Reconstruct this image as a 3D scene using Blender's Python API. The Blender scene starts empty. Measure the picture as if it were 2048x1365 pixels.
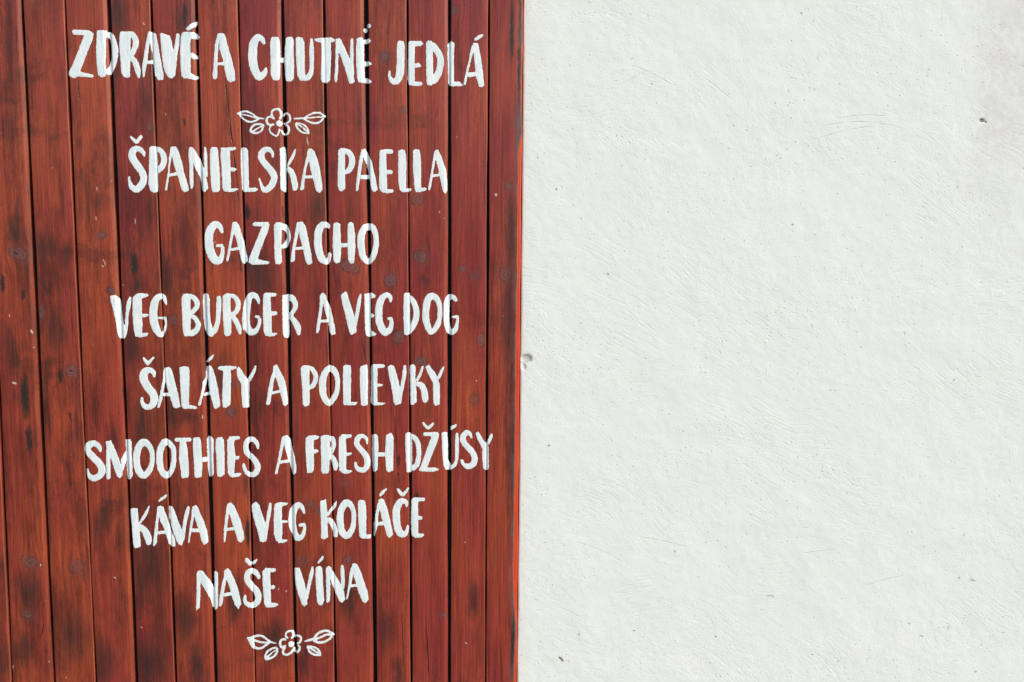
import bpy, math, random
import numpy as np
from mathutils import Matrix, Vector

# ------------------------------------------------------------------ camera
scene = bpy.context.scene
col = scene.collection
FPX = 2000.0                      # focal length in pixels of the 2048 wide photograph
dn = np.array([880 - 1024.0, -(17345 - 682.5), -FPX]); dn /= np.linalg.norm(dn)   # where "down" vanishes
Zc = -dn
Xc = np.array([1.0, -0.0026, -0.050]); Xc -= Zc * Xc.dot(Zc); Xc /= np.linalg.norm(Xc)
Yc = np.cross(Zc, Xc)
R = np.array([Xc, Yc, Zc])        # camera space -> world
fwd = R @ np.array([0, 0, -1.0])
CAM = np.array([0, 0, 1.5]) - fwd * (2.0 / fwd[1]) * 1.0
cam = bpy.data.cameras.new('camera')
cam.sensor_width = 36.0
cam.lens = 36.0 * FPX / 2048.0
cam.clip_start = 0.05
cam.clip_end = 3000
camo = bpy.data.objects.new('camera', cam)
col.objects.link(camo)
M4 = Matrix([[R[i][0], R[i][1], R[i][2], CAM[i]] for i in range(3)] + [[0, 0, 0, 1]])
camo.matrix_world = M4
scene.camera = camo
scene.render.resolution_x = 1024
scene.render.resolution_y = 682

# ------------------------------------------------------------------ light
SUN_DIR = Vector((0.74, -0.58, 0.66)).normalized()     # from the wall towards the bright part of the sky
world = bpy.data.worlds.new('World')
scene.world = world
world.use_nodes = True
wn = world.node_tree.nodes
bg = wn['Background']
sky = wn.new('ShaderNodeTexSky')
sky.sky_type = 'NISHITA'
sky.sun_disc = False
sky.sun_elevation = math.asin(SUN_DIR.z)
sky.sun_rotation = math.atan2(SUN_DIR.x, SUN_DIR.y)
sky.air_density = 1.0
sky.dust_density = 2.0
sky.ozone_density = 1.0
world.node_tree.links.new(sky.outputs[0], bg.inputs[0])
bg.inputs[1].default_value = 0.12
sun = bpy.data.lights.new('sun', 'SUN')
sun.energy = 1.5
sun.angle = math.radians(19)
sun.color = (1.0, 0.985, 0.94)
suno = bpy.data.objects.new('sun', sun)
col.objects.link(suno)
suno.rotation_euler = SUN_DIR.to_track_quat('Z', 'Y').to_euler()
scene.view_settings.view_transform = 'Standard'
scene.view_settings.look = 'None'
scene.view_settings.use_curve_mapping = False
scene.view_settings.gamma = 1.0
scene.view_settings.exposure = 0.58

# ------------------------------------------------------------------ pixel -> wall plane
def unproj(px, py):
    """A pixel of the photograph to (x, z) on the plane y = 0."""
    px = np.asarray(px, float); py = np.asarray(py, float)
    v = np.stack([px - 1024.0, -(py - 682.5), np.full_like(px, -FPX)], -1) @ R.T
    t = -CAM[1] / v[..., 1]
    return CAM[0] + v[..., 0] * t, CAM[2] + v[..., 2] * t
def P2(px, py):
    x, z = unproj(np.array([px]), np.array([py])); return float(x[0]), float(z[0])

def link(o, parent=None):
    col.objects.link(o)
    if parent is not None: o.parent = parent
    return o
def mesh_obj(name, verts, faces, mat, parent=None, smooth=False, origin=(0, 0, 0)):
    me = bpy.data.meshes.new(name)
    v = np.asarray(verts, float) - np.asarray(origin, float)
    me.from_pydata(v.tolist(), [], faces)
    me.update()
    if smooth: me.polygons.foreach_set('use_smooth', [True] * len(me.polygons))
    if mat: me.materials.append(mat)
    return link(bpy.data.objects.new(name, me), parent)
def box(x0, x1, y0, y1, z0, z1):
    v = [(x, y, z) for x in (x0, x1) for y in (y0, y1) for z in (z0, z1)]
    f = [(0, 1, 3, 2), (4, 6, 7, 5), (0, 4, 5, 1), (2, 3, 7, 6), (0, 2, 6, 4), (1, 5, 7, 3)]
    return v, f

# ------------------------------------------------------------------ node helpers
class NT:
    def __init__(s, mat):
        s.m = mat; s.t = mat.node_tree; s.n = s.t.nodes; s.l = s.t.links
    def put(s, sock, v):
        if isinstance(v, bpy.types.NodeSocket): s.l.new(v, sock)
        elif v is not None: sock.default_value = v
    def new(s, typ, **kw):
        n = s.n.new(typ)
        for k, v in kw.items(): setattr(n, k, v)
        return n
    def math(s, op, a, b=None, c=None, clamp=False):
        n = s.new('ShaderNodeMath', operation=op, use_clamp=clamp)
        s.put(n.inputs[0], a)
        if b is not None: s.put(n.inputs[1], b)
        if c is not None: s.put(n.inputs[2], c)
        return n.outputs[0]
    def vmath(s, op, a, b=None, scale=None):
        n = s.new('ShaderNodeVectorMath', operation=op)
        s.put(n.inputs[0], a)
        if b is not None: s.put(n.inputs[1], b)
        if scale is not None: s.put(n.inputs['Scale'], scale)
        return n.outputs['Value'] if op == 'LENGTH' else n.outputs[0]
    def mapping(s, vec, loc=(0, 0, 0), rot=(0, 0, 0), sc=(1, 1, 1), typ='POINT'):
        n = s.new('ShaderNodeMapping', vector_type=typ)
        s.put(n.inputs['Vector'], vec); n.inputs['Location'].default_value = loc
        n.inputs['Rotation'].default_value = rot; n.inputs['Scale'].default_value = sc
        return n.outputs[0]
    def noise(s, vec, scale, detail=3, rough=0.55, dist=0.0, dim='3D', col=False):
        n = s.new('ShaderNodeTexNoise', noise_dimensions=dim)
        s.put(n.inputs['Vector'], vec); s.put(n.inputs['Scale'], scale)
        n.inputs['Detail'].default_value = detail; n.inputs['Roughness'].default_value = rough
        n.inputs['Distortion'].default_value = dist
        return n.outputs['Color'] if col else n.outputs[0]
    def ramp(s, v, lo, hi, a=0.0, b=1.0, smooth=True):
        n = s.new('ShaderNodeMapRange', interpolation_type='SMOOTHSTEP' if smooth else 'LINEAR', clamp=True) if smooth else s.new('ShaderNodeMapRange', clamp=True)
        s.put(n.inputs['Value'], v); n.inputs['From Min'].default_value = lo; n.inputs['From Max'].default_value = hi
        n.inputs['To Min'].default_value = a; n.inputs['To Max'].default_value = b
        return n.outputs['Result']
    def mix(s, f, a, b, mode='MIX'):
        n = s.new('ShaderNodeMix', data_type='RGBA', blend_type=mode, clamp_factor=True)
        s.put(n.inputs['Factor'], f)
        ia, ib = n.inputs[6], n.inputs[7]
        s.put(ia, a if isinstance(a, bpy.types.NodeSocket) else tuple(a) + (1,))
        s.put(ib, b if isinstance(b, bpy.types.NodeSocket) else tuple(b) + (1,))
        return n.outputs[2]
def material(name):
    m = bpy.data.materials.new(name); m.use_nodes = True
    nt = NT(m)
    return m, nt, nt.n['Principled BSDF']
def objcoord(nt): return nt.new('ShaderNodeTexCoord').outputs['Object']
def bump(nt, h, strength, dist, bsdf, prev=None):
    b = nt.new('ShaderNodeBump'); b.inputs['Strength'].default_value = strength; b.inputs['Distance'].default_value = dist
    nt.put(b.inputs['Height'], h)
    if prev is not None: nt.put(b.inputs['Normal'], prev)
    if bsdf is not None: nt.l.new(b.outputs[0], bsdf.inputs['Normal'])
    return b.outputs[0]

LETTERS = '''
@ 120 40 6.827
W ZDRAVÉ
Z|P 165 150 190 135 400 145 460 190 440 290 390 400 340 540 275 705 455 755 460 775 440 788 230 775 215 798 195 798 125 765 115 720 160 640 240 450 330 210 190 205 170 185
D|P 505 155 520 142 640 145 625 260 625 660 620 775 560 785 520 755 505 640 495 400|S 640 190 80 700 230 80 735 330 90 748 420 95 735 560 90 700 660 85 645 730 90
R|P 815 190 830 160 945 160 965 230 960 430 960 560 955 770 930 795 870 780 840 730 825 560 810 330|S 930 185 50 990 200 70 1030 270 80 1030 350 75 1000 430 70 960 500 70|S 960 500 70 1020 570 75 1060 680 80 1078 790 35
A|S 1225 170 50 1185 400 50 1150 640 55 1140 785 25|P 1235 160 1310 190 1340 340 1380 560 1415 760 1415 820 1340 825 1300 760 1270 600 1255 440 1225 300|S 1180 585 45 1275 575 50
V|P 1365 190 1390 178 1500 220 1530 310 1550 470 1560 560 1590 620 1575 760 1530 805 1480 790 1430 700 1400 560 1380 350|S 1612 195 45 1600 330 60 1570 480 65 1555 640 70
É|P 1650 230 1680 170 1760 165 1790 230 1780 330 1785 450 1785 720 1800 800 1690 800 1660 770 1650 650 1640 450|P 1740 170 1830 170 1880 200 1915 245 1890 265 1790 260 1750 240|P 1775 455 1810 450 1885 500 1885 530 1830 540 1775 510|P 1770 715 1850 765 1895 775 1890 800 1840 825 1740 800|P 1720 115 1800 50 1870 15 1880 45 1850 90 1760 150 1725 135
@ 400 40 6.827
W A
A|P 240 195 280 180 330 190 355 240 385 370 440 560 480 730 480 830 420 855 375 825 345 720 320 560 265 400 265 300|P 240 195 265 250 250 400 240 600 235 790 210 820 180 800 175 750 190 600 205 340|S 235 605 30 330 600 45
W CHUTNÉ
C|S 880 330 40 850 270 70 790 240 90 735 320 115 720 450 120 725 580 120 755 700 110 810 775 110 880 730 70 905 660 35
H|P 970 250 990 232 1060 235 1085 270 1095 450 1090 800 1060 830 1000 825 970 760 965 560 960 300|P 1170 260 1190 232 1260 235 1280 280 1275 420 1285 650 1280 800 1240 845 1180 835 1160 780 1150 500|S 1080 550 65 1165 550 70
U|P 1305 250 1330 232 1400 245 1425 320 1430 500 1435 770 1440 800 1400 835 1370 830 1330 760 1310 500|S 1520 260 35 1525 400 60 1525 550 60 1520 700 60 1480 780 80 1410 815 50
T|P 1560 265 1600 250 1700 245 1800 240 1840 270 1830 300 1780 310 1700 315 1600 305 1570 285|P 1660 290 1785 290 1790 450 1785 650 1775 830 1730 865 1670 850 1650 800 1660 500
N|P 1850 270 1885 290 1890 500 1885 700 1870 830 1855 860 1835 820 1845 650 1850 450|P 1845 265 1900 248 1930 275 1985 400 2040 520 2090 720 2110 850 2060 875 2040 870 1990 700 1930 520 1890 440|S 2074 262 36 2072 450 48 2072 600 48 2080 760 50
@ 700 40 6.827
É|P 90 265 120 240 170 240 190 290 190 560 205 850 150 862 115 850 95 780 80 500|P 170 270 230 265 255 250 285 290 260 325 180 325|P 180 570 250 565 300 600 280 625 190 635|P 170 800 230 795 295 835 295 860 260 870 180 860|S 203 125 58 213 150 58|S 250 68 50 262 95 56
W JEDLÁ
J|P 650 300 670 285 730 290 745 340 745 600 740 720 710 820 660 880 590 885 540 850 520 760 530 690 550 690 555 760 590 810 615 790 630 720 640 560 640 400
E|P 795 320 815 290 870 290 885 340 885 500 885 850 870 900 800 890 785 800 790 560|P 830 290 970 292 1005 330 970 360 860 365|P 870 600 940 592 975 625 970 645 880 658|P 850 845 960 845 995 865 985 895 930 905 850 905
D|P 1040 310 1060 288 1120 290 1130 400 1135 650 1140 860 1110 900 1060 895 1045 850 1040 560|S 1115 330 80 1170 400 85 1225 490 90 1238 590 90 1215 710 90 1160 810 100 1100 870 60
L|P 1330 330 1385 290 1425 320 1420 480 1420 860 1440 905 1360 905 1340 860 1335 600|P 1400 845 1500 845 1540 895 1530 905 1370 910
Á|P 1670 330 1690 420 1640 600 1600 780 1580 890 1550 885 1570 760 1620 570 1650 400|P 1680 320 1745 320 1765 400 1800 600 1820 780 1835 900 1800 920 1765 915 1725 790 1705 620 1690 440|S 1610 755 60 1715 740 60|P 1695 265 1750 210 1820 190 1820 215 1770 260 1705 292
@ 440 200 8.533
F ornament
leaf|S 300 235 50 330 240 50|S 320 240 50 370 205 40 450 200 38 530 230 36 600 275 36 660 315 36 760 322 18|S 330 240 40 370 300 35 430 350 40 520 380 42 600 360 40 670 320 36|S 360 245 28 480 270 28 620 310 30 700 318 30
leaf|S 520 550 50 530 480 40 600 425 42 680 415 40 745 430 30|S 745 430 30 730 490 35 680 550 38 600 570 42 530 550 50|S 560 540 40 640 490 30 720 445 25
flower|S 925 330 45 885 270 45 890 200 45 935 165 45 1000 160 45 1035 200 45 1045 270 45 1020 330 45|S 1080 280 35 1110 235 40 1165 245 40 1195 300 40 1185 370 40 1130 400 40 1090 410 40|S 1110 430 35 1165 460 45 1175 530 45 1140 590 40 1080 580 40 1045 520 35|S 870 440 35 845 500 30 865 560 35 920 600 35 970 620 30 1000 560 40 1015 500 35|S 900 310 30 850 290 40 800 320 45 800 390 50 850 430 45 920 420 45|S 995 375 130 1020 420 120
leaf|S 1260 322 25 1340 320 32 1430 315 36|S 1430 315 36 1520 260 38 1600 228 42 1700 225 40 1760 265 40 1790 290 60|S 1430 325 36 1520 375 40 1610 400 44 1700 380 42 1770 310 36|S 1430 318 36 1600 300 30 1750 290 28
leaf|S 1290 400 30 1360 400 30 1430 430 32 1490 490 34 1520 570 30|S 1290 410 40 1320 480 40 1380 540 40 1440 565 36 1530 572 24|S 1300 410 24 1380 450 26 1450 510 30 1500 555 30
@ 240 260 6.827
W ŠPANIELSKA
Š|S 140 90 25 225 175 50|S 225 175 50 295 85 45|S 335 365 25 310 300 60 240 255 70 175 290 95 165 370 100 225 470 100 290 560 95 325 650 95 300 740 100 230 810 95 160 780 70 130 700 40 125 640 25
P|P 400 240 440 220 500 235 515 400 520 600 525 780 510 850 460 860 410 830 390 740 395 500|S 490 255 60 560 290 70 600 370 80 600 440 80 570 510 80 510 575 70
A|P 690 235 720 300 690 450 670 650 645 825 615 825 620 780 650 600 670 400|P 690 235 760 225 800 290 840 420 880 600 930 760 945 830 880 852 840 815 800 660 740 480 705 330|S 665 625 40 790 595 42
N|P 940 250 975 232 1010 300 1000 450 1005 780 985 815 965 790 950 700 950 500 935 350|P 950 240 990 235 1030 290 1090 400 1150 530 1190 700 1208 800 1160 855 1115 820 1090 650 1020 500 1000 380|S 1163 240 25 1170 350 48 1175 500 40 1180 640 40
I|P 1235 265 1255 240 1320 238 1340 280 1350 420 1365 600 1365 830 1340 852 1270 855 1250 800 1235 560 1230 350
E|P 1380 245 1490 245 1500 330 1510 500 1515 800 1500 845 1430 845 1400 800 1390 560 1375 350|P 1470 242 1580 238 1592 262 1540 282 1480 285|P 1500 520 1560 518 1603 540 1560 568 1500 565|P 1480 800 1610 800 1618 815 1560 845 1480 852
L|P 1650 255 1680 242 1730 250 1750 290 1755 450 1760 800 1770 850 1690 850 1665 800 1655 600|P 1740 795 1850 790 1890 815 1850 845 1700 850
@ 500 260 8.533
S|S 390 475 25 380 400 55 330 340 80 260 340 95 200 400 110 195 480 110 250 570 110 330 660 115 400 760 120 410 850 115 360 960 110 260 1030 95 200 960 55 160 830 30
K|P 510 320 580 285 600 330 620 450 615 700 615 1060 580 1065 520 1010 515 560|S 780 325 20 740 430 55 690 530 50 640 620 30|S 640 650 75 710 730 95 750 850 100 770 970 100 755 1030 60
A|P 975 330 1010 400 1000 520 950 700 920 1010 880 1035 855 1020 870 920 920 650 975 430|P 985 330 1040 315 1090 360 1150 500 1190 650 1230 900 1240 1010 1190 1085 1130 1040 1080 850 1030 650 1000 500|S 930 810 50 1080 800 50
@ 640 260 6.827
W PAELLA
P|P 250 280 290 245 340 260 340 450 345 800 300 845 260 825 240 760 245 500|S 310 270 60 390 310 75 435 380 80 435 470 80 400 545 75 345 590 60
A|P 570 250 600 300 580 450 550 650 520 830 490 840 490 790 510 600 540 380|P 590 250 625 265 660 350 710 440 740 580 775 740 790 820 740 852 710 830 680 680 640 480 600 400|S 550 648 55 665 645 60
E|P 815 290 840 270 900 275 905 350 910 500 920 840 900 862 830 845 810 780 810 500|S 860 298 60 990 298 58|S 890 578 52 985 578 56|P 880 812 990 812 1010 835 995 860 920 868 850 855
L|P 1070 285 1110 268 1155 280 1175 350 1180 500 1175 790 1165 848 1120 852 1090 820 1070 700|P 1150 795 1250 805 1250 825 1210 848 1150 850
L|P 1270 285 1300 262 1360 275 1375 350 1380 500 1380 800 1380 850 1310 852 1290 800 1270 500|P 1350 800 1440 788 1465 805 1430 835 1350 855
A|P 1565 275 1590 330 1560 500 1530 700 1505 825 1480 820 1485 750 1520 550 1545 400|P 1570 275 1615 275 1660 370 1700 490 1725 560 1740 820 1720 870 1685 850 1650 700 1620 550 1580 400|S 1545 630 32 1640 615 38
@ 390 420 5.251
W GAZPACHO
G|S 290 240 35 260 175 55 210 155 75 160 220 85 145 320 90 160 430 88 205 520 90 260 530 70 290 460 40 290 385 35|S 225 378 28 290 375 32
A|P 395 135 425 200 395 300 370 450 350 540 330 545 330 520 355 380 385 200|P 395 130 435 125 465 165 500 280 540 450 555 540 515 572 485 530 465 430 430 300 405 220|S 375 418 28 470 405 30
Z|P 600 150 625 128 770 130 782 160 770 220 730 310 690 420 660 520 780 545 785 560 760 572 600 578 565 555 570 500 620 380 705 175 620 172
P|P 830 160 850 135 900 130 910 200 905 350 912 550 890 575 850 570 835 500|S 890 170 75 950 190 55 980 250 45 980 310 45 950 370 50 915 395 45
A|P 1070 135 1100 180 1075 300 1050 420 1050 530 1020 555 1005 545 1015 450 1050 250|P 1075 130 1130 125 1165 180 1195 330 1220 460 1235 560 1190 580 1165 555 1140 430 1100 280 1085 200|S 1060 410 32 1140 400 28
C|S 1410 190 30 1390 165 50 1340 160 70 1300 220 80 1290 320 80 1300 420 80 1330 510 80 1385 550 50 1410 500 40 1415 455 35
H|P 1455 145 1490 132 1525 150 1530 300 1535 450 1525 550 1480 565 1455 530 1445 350|P 1605 150 1630 125 1665 145 1680 250 1685 400 1670 560 1630 568 1610 520 1600 350|S 1520 375 42 1610 370 42
O|S 1820 180 75 1870 190 60 1900 280 55 1900 390 58 1870 490 60 1820 545 60 1765 490 65 1745 380 75 1745 280 75 1775 200 70 1820 180 75
@ 210 570 8.533
W VEG
V|P 90 190 180 175 240 230 260 270 280 430 310 600 330 740 360 880 330 918 250 918 220 860 190 640 140 420 100 270|S 430 210 50 405 330 75 380 500 55 365 700 55 340 850 60
E|P 475 210 540 155 610 145 630 240 630 500 640 700 630 880 600 900 520 880 490 760 470 500|P 520 165 590 142 720 155 750 180 700 215 600 235|P 620 495 740 500 745 530 700 548 610 560|P 590 825 740 820 750 835 700 880 600 900 560 890
G|S 1050 340 25 1030 270 60 990 200 80 900 220 110 840 330 130 825 480 140 835 620 140 880 760 130 950 860 80 1010 790 50 1040 680 40 1035 590 40|S 910 565 35 1045 570 45
W BURGER
B|P 1310 210 1340 160 1420 145 1460 220 1460 430 1465 600 1455 870 1360 880 1335 800 1320 560|S 1430 180 70 1510 215 80 1570 290 85 1570 370 80 1520 440 80 1450 500 80|S 1450 530 60 1540 570 75 1590 670 85 1570 760 90 1500 820 100 1400 850 70
U|P 1670 170 1700 148 1765 155 1790 250 1790 450 1800 600 1840 760 1850 880 1800 885 1740 850 1700 770 1680 600 1665 300|S 1945 200 75 1945 350 85 1935 500 80 1920 650 80 1880 770 90 1820 850 70
@ 430 570 8.533
R|P 130 200 160 165 230 140 265 190 265 350 280 520 275 840 250 870 190 880 155 840 140 600 135 350|S 220 175 60 330 205 75 390 290 85 390 400 80 350 470 80 285 510 60|S 290 520 80 360 620 85 410 740 85 430 840 50
G|S 750 325 30 735 260 60 690 190 90 620 180 100 565 270 120 540 420 125 530 560 130 550 700 110 600 800 120 690 790 90 750 690 60 765 580 60|S 690 545 50 760 555 60|P 490 400 500 800 475 745 460 560
E|P 825 170 860 135 950 140 950 250 965 500 970 860 950 880 860 870 830 800 820 560|P 900 135 1040 145 1055 170 1045 195 920 205|S 930 488 75 1050 488 68|P 930 820 1060 820 1065 835 1020 870 930 885
R|P 1150 165 1210 180 1250 150 1260 300 1255 500 1270 870 1240 910 1190 905 1160 850 1150 500|S 1255 210 115 1330 240 100 1370 320 85 1365 400 75 1310 490 70 1260 520 70|S 1280 540 90 1350 610 90 1410 720 110 1430 850 60
@ 620 570 6.606
W A
A|P 130 140 165 105 180 220 165 300 150 420 125 600 100 645 80 640 85 580 110 400 130 260|P 150 110 185 105 215 150 225 200 275 310 300 430 330 560 340 650 280 668 255 600 240 480 200 360 175 240|S 130 480 38 240 478 38
W VEG
V|P 405 135 470 85 490 110 530 240 580 400 600 500 615 620 600 640 540 662 515 600 480 460 440 300 415 190|S 670 125 25 655 200 45 630 350 50 600 500 45 585 600 40
E|P 720 120 770 110 800 180 800 350 805 600 810 680 780 690 745 670 730 600 722 350|P 760 130 815 100 870 145 860 165 800 185|P 780 380 820 378 857 405 840 430 790 450|P 770 610 830 615 885 650 860 670 790 690
G|S 1068 225 35 1060 160 55 1010 135 65 950 180 85 915 280 95 910 400 95 925 520 95 980 620 95 1040 610 80 1075 540 60 1075 450 50|S 1030 450 40 1085 445 40
W DOG
D|P 1240 125 1265 100 1320 115 1320 300 1325 560 1310 650 1280 670 1245 655 1235 450|S 1310 165 80 1370 230 70 1405 330 80 1405 430 80 1370 530 75 1300 630 75
O|S 1610 150 90 1680 190 75 1715 300 60 1712 430 60 1680 540 75 1605 630 60 1560 560 85 1530 430 90 1535 300 90 1560 190 90 1610 150 90
G|S 1935 215 45 1900 170 60 1850 160 70 1810 220 75 1805 350 75 1805 480 75 1830 590 75 1865 630 70 1920 590 65 1945 500 40 1955 420 35|S 1880 425 30 1960 420 40
@ 270 700 6.827
W ŠALÁTY
Š|P 100 110 125 100 180 160 240 95 275 100 200 200 170 215 130 170|S 262 375 30 255 310 60 190 275 75 130 310 105 120 400 115 170 500 110 240 590 105 265 680 110 220 770 80 140 775 70 100 720 50 98 650 35
A|P 390 270 430 250 410 400 400 500 370 680 330 795 305 790 320 700 360 520 385 380|P 395 250 470 230 510 290 550 450 590 600 620 780 560 802 520 780 480 640 430 480 410 350|S 390 612 45 480 608 50
L|P 610 240 670 222 730 235 745 290 745 500 735 740 740 800 660 800 635 760 620 500|P 700 745 820 765 860 790 830 808 680 805
Á|P 970 160 1010 110 1070 60 1078 80 1050 130 1000 172 975 175|P 965 240 990 350 970 450 935 600 900 750 870 775 862 750 880 680 920 530 925 440 960 380|P 970 230 1030 212 1060 250 1100 370 1140 560 1165 770 1100 812 1075 780 1040 640 1000 480 980 340|S 940 615 40 1045 590 45
T|P 1130 250 1160 225 1240 218 1385 225 1385 250 1340 270 1280 280 1200 285 1140 268|P 1205 270 1310 270 1312 500 1305 750 1240 795 1200 785 1190 700 1200 450
Y|P 1385 260 1420 230 1470 300 1520 385 1560 450 1560 600 1560 780 1530 795 1470 790 1455 650 1450 470 1400 370|S 1648 220 25 1620 300 45 1570 390 50 1525 460 50
@ 520 700 10.5
W A
A|P 275 345 340 310 330 480 290 680 250 900 210 1150 135 1165 130 1130 170 860 220 600 275 450|P 320 320 350 308 400 400 480 550 530 680 570 900 585 1130 530 1190 480 1150 430 900 370 700 320 560|S 250 910 55 430 870 55
W POLIEVKY
P|P 855 390 900 330 1010 325 1040 400 1040 800 1045 1000 1035 1170 930 1195 895 1130 890 800 865 560|S 1000 365 80 1100 410 95 1165 520 95 1165 640 100 1120 740 100 1040 810 75
O|S 1500 400 140 1580 470 120 1625 620 100 1625 800 95 1580 960 110 1450 1120 120 1340 980 130 1315 800 150 1320 640 150 1370 480 130 1440 400 120 1500 400 140
@ 590 715 6.606
L|P 635 120 665 100 735 105 742 150 740 350 735 580 740 632 650 632 638 600 635 400|P 700 590 825 590 820 610 800 632 690 635
I|P 860 125 900 108 950 95 962 160 962 400 960 630 900 645 870 630 862 400 855 250
E|P 1000 130 1030 90 1090 95 1090 200 1085 400 1090 600 1060 632 1020 630 1000 600 1000 400|P 1040 88 1160 90 1198 115 1160 140 1060 145|P 1070 348 1130 350 1170 365 1130 385 1070 390|P 1050 595 1190 600 1198 610 1150 632 1040 635
V|P 1225 125 1265 98 1310 120 1350 250 1380 370 1410 560 1400 610 1330 635 1305 590 1280 420 1240 230|S 1455 110 35 1445 220 50 1420 370 45 1395 500 45 1385 590 40
K|P 1515 110 1560 88 1595 120 1590 250 1600 400 1610 590 1560 630 1525 620 1520 350|S 1690 115 22 1660 210 38 1610 310 35|S 1600 345 60 1670 370 75 1705 440 85 1720 540 80 1715 590 55
Y|P 1720 130 1765 95 1800 140 1860 220 1885 290 1910 350 1915 500 1910 625 1850 640 1830 600 1820 330 1770 240|S 1965 125 15 1935 190 38 1890 280 40
@ 160 840 8.533
W SMOOTHIES
S|S 355 545 40 330 460 80 240 400 95 150 440 120 140 530 115 230 640 120 330 740 125 380 860 125 330 960 110 220 995 100 150 930 65 125 840 45
M|P 440 370 470 360 510 480 520 650 525 1000 490 1022 455 1010 450 700 455 480|P 445 370 530 350 570 430 650 620 710 780 735 850 720 960 680 1000 640 970 590 840 520 620 460 460|P 710 820 700 680 780 530 790 540 785 700 740 860|P 770 345 860 325 885 380 885 560 895 760 900 950 870 1005 820 1025 805 1000 790 800 785 560
O|S 1090 385 125 1170 430 100 1230 560 85 1232 700 80 1200 830 95 1100 950 110 1010 880 120 970 740 115 970 590 115 1010 450 120 1090 385 125
O|S 1450 380 115 1520 400 100 1590 480 85 1605 620 80 1590 780 90 1540 900 90 1470 950 110 1390 860 110 1360 720 115 1365 560 115 1400 440 110 1450 380 115
T|S 1630 340 65 1890 338 68|P 1705 375 1810 370 1835 480 1850 700 1865 900 1850 980 1740 1000 1725 900 1690 650 1695 480
@ 340 850 7.877
H|P 365 215 400 198 465 195 490 250 500 400 510 650 505 820 420 835 390 820 380 600 365 350|P 575 230 600 185 650 180 690 240 685 500 690 780 640 830 610 810 590 650 580 400|P 490 520 550 505 600 525 600 575 560 585 490 575
I|P 725 230 755 200 820 192 850 250 860 450 860 780 800 825 755 815 735 750 735 500 720 380
E|P 905 240 940 190 1020 190 1010 300 1030 500 1010 780 1010 820 950 815 910 760 905 560|P 930 185 1100 178 1100 225 1010 245 930 240|P 1000 495 1100 490 1080 545 1000 552|P 980 770 1110 758 1130 775 1080 820 980 830
S|S 1385 380 35 1370 300 65 1310 230 75 1230 245 85 1195 320 80 1210 440 85 1280 500 85 1350 580 90 1380 670 95 1350 760 90 1270 790 75 1200 740 65 1165 660 50 1163 610 40
W A
A|P 1765 190 1830 170 1800 300 1770 420 1730 600 1695 770 1655 785 1650 750 1690 600 1730 380|P 1790 180 1840 162 1890 220 1910 320 1950 450 1990 640 1990 750 1945 790 1920 740 1880 610 1840 470 1800 320|S 1735 590 48 1865 570 50
@ 540 840 7.877
W FRESH
F|P 560 290 610 250 700 245 690 330 690 500 695 700 690 790 665 835 585 838 575 700 560 480|P 600 255 700 242 780 262 760 300 690 320 600 320|P 680 465 740 465 770 490 740 520 690 530
R|P 800 265 850 240 930 240 945 350 940 600 935 790 915 840 830 850 805 800 810 600 800 420|S 930 285 85 990 310 75 1005 390 70 985 460 65 960 520 70|S 950 560 80 1000 620 80 1030 700 85 1030 790 65
E|P 1085 280 1130 235 1190 230 1195 350 1205 500 1200 700 1200 840 1140 835 1090 800 1085 600|P 1130 228 1270 230 1300 250 1270 280 1180 300 1130 290|P 1180 518 1295 520 1280 545 1220 570 1180 568|P 1160 770 1240 795 1300 800 1300 815 1220 850 1140 845
S|S 1530 385 25 1520 300 50 1460 255 60 1390 280 85 1365 370 85 1420 450 85 1490 540 95 1530 620 90 1530 720 85 1480 790 80 1400 780 75 1355 730 50 1345 670 45
H|P 1605 250 1660 220 1700 250 1710 400 1700 600 1695 790 1640 825 1620 800 1605 600|P 1830 240 1910 200 1950 280 1945 500 1945 700 1940 800 1860 830 1830 780 1815 500|S 1700 545 65 1825 545 65
@ 740 830 7.877
W DŽÚSY
D|P 555 300 605 270 660 300 665 500 665 700 660 890 630 908 580 900 565 700|S 640 320 70 710 370 80 760 460 80 770 570 75 765 680 75 740 780 80 660 860 80
Ž|S 830 120 30 870 170 45 915 215 45|S 1000 135 40 960 175 45 915 215 45|P 840 290 850 280 1060 268 1090 310 1060 430 990 600 900 830 1020 832 1085 850 1080 875 1000 898 780 890 775 865 820 760 970 335 840 330
Ú|P 1265 210 1280 175 1365 148 1360 190 1290 235 1270 250|P 1130 280 1190 265 1220 290 1225 500 1230 720 1285 800 1290 870 1190 868 1160 800 1140 600|S 1370 290 35 1372 400 60 1370 560 55 1365 700 50 1340 780 55 1285 835 60
S|S 1605 370 30 1580 310 55 1520 280 80 1470 340 90 1475 430 90 1540 510 90 1610 590 95 1650 680 95 1630 770 95 1550 815 90 1475 780 55 1440 710 45
Y|P 1660 285 1705 265 1760 350 1830 460 1865 480 1870 650 1870 850 1830 880 1785 850 1770 700 1770 540 1690 380|S 1915 300 30 1900 360 50 1850 460 45
@ 250 970 8.192
W KÁVA
K|P 85 400 130 380 210 385 220 500 225 650 245 800 260 1010 170 1042 140 1000 120 750 95 520|S 400 350 20 350 460 50 290 560 45 230 640 30|S 240 680 100 330 760 110 380 870 115 390 970 90
Á|P 540 270 590 210 680 148 690 185 660 225 570 275|P 530 370 580 440 550 560 540 750 520 960 490 1000 460 995 480 800 510 560|P 530 360 590 340 630 360 680 500 720 620 760 760 820 880 830 1000 780 1018 720 970 690 870 640 700 580 600 560 480 520 470|S 530 785 50 670 775 50
V|P 720 350 770 348 810 410 860 560 910 680 950 800 970 900 930 998 880 970 840 900 760 680 725 520|S 1045 355 40 1020 450 65 985 600 60 965 750 55 945 900 60
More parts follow.
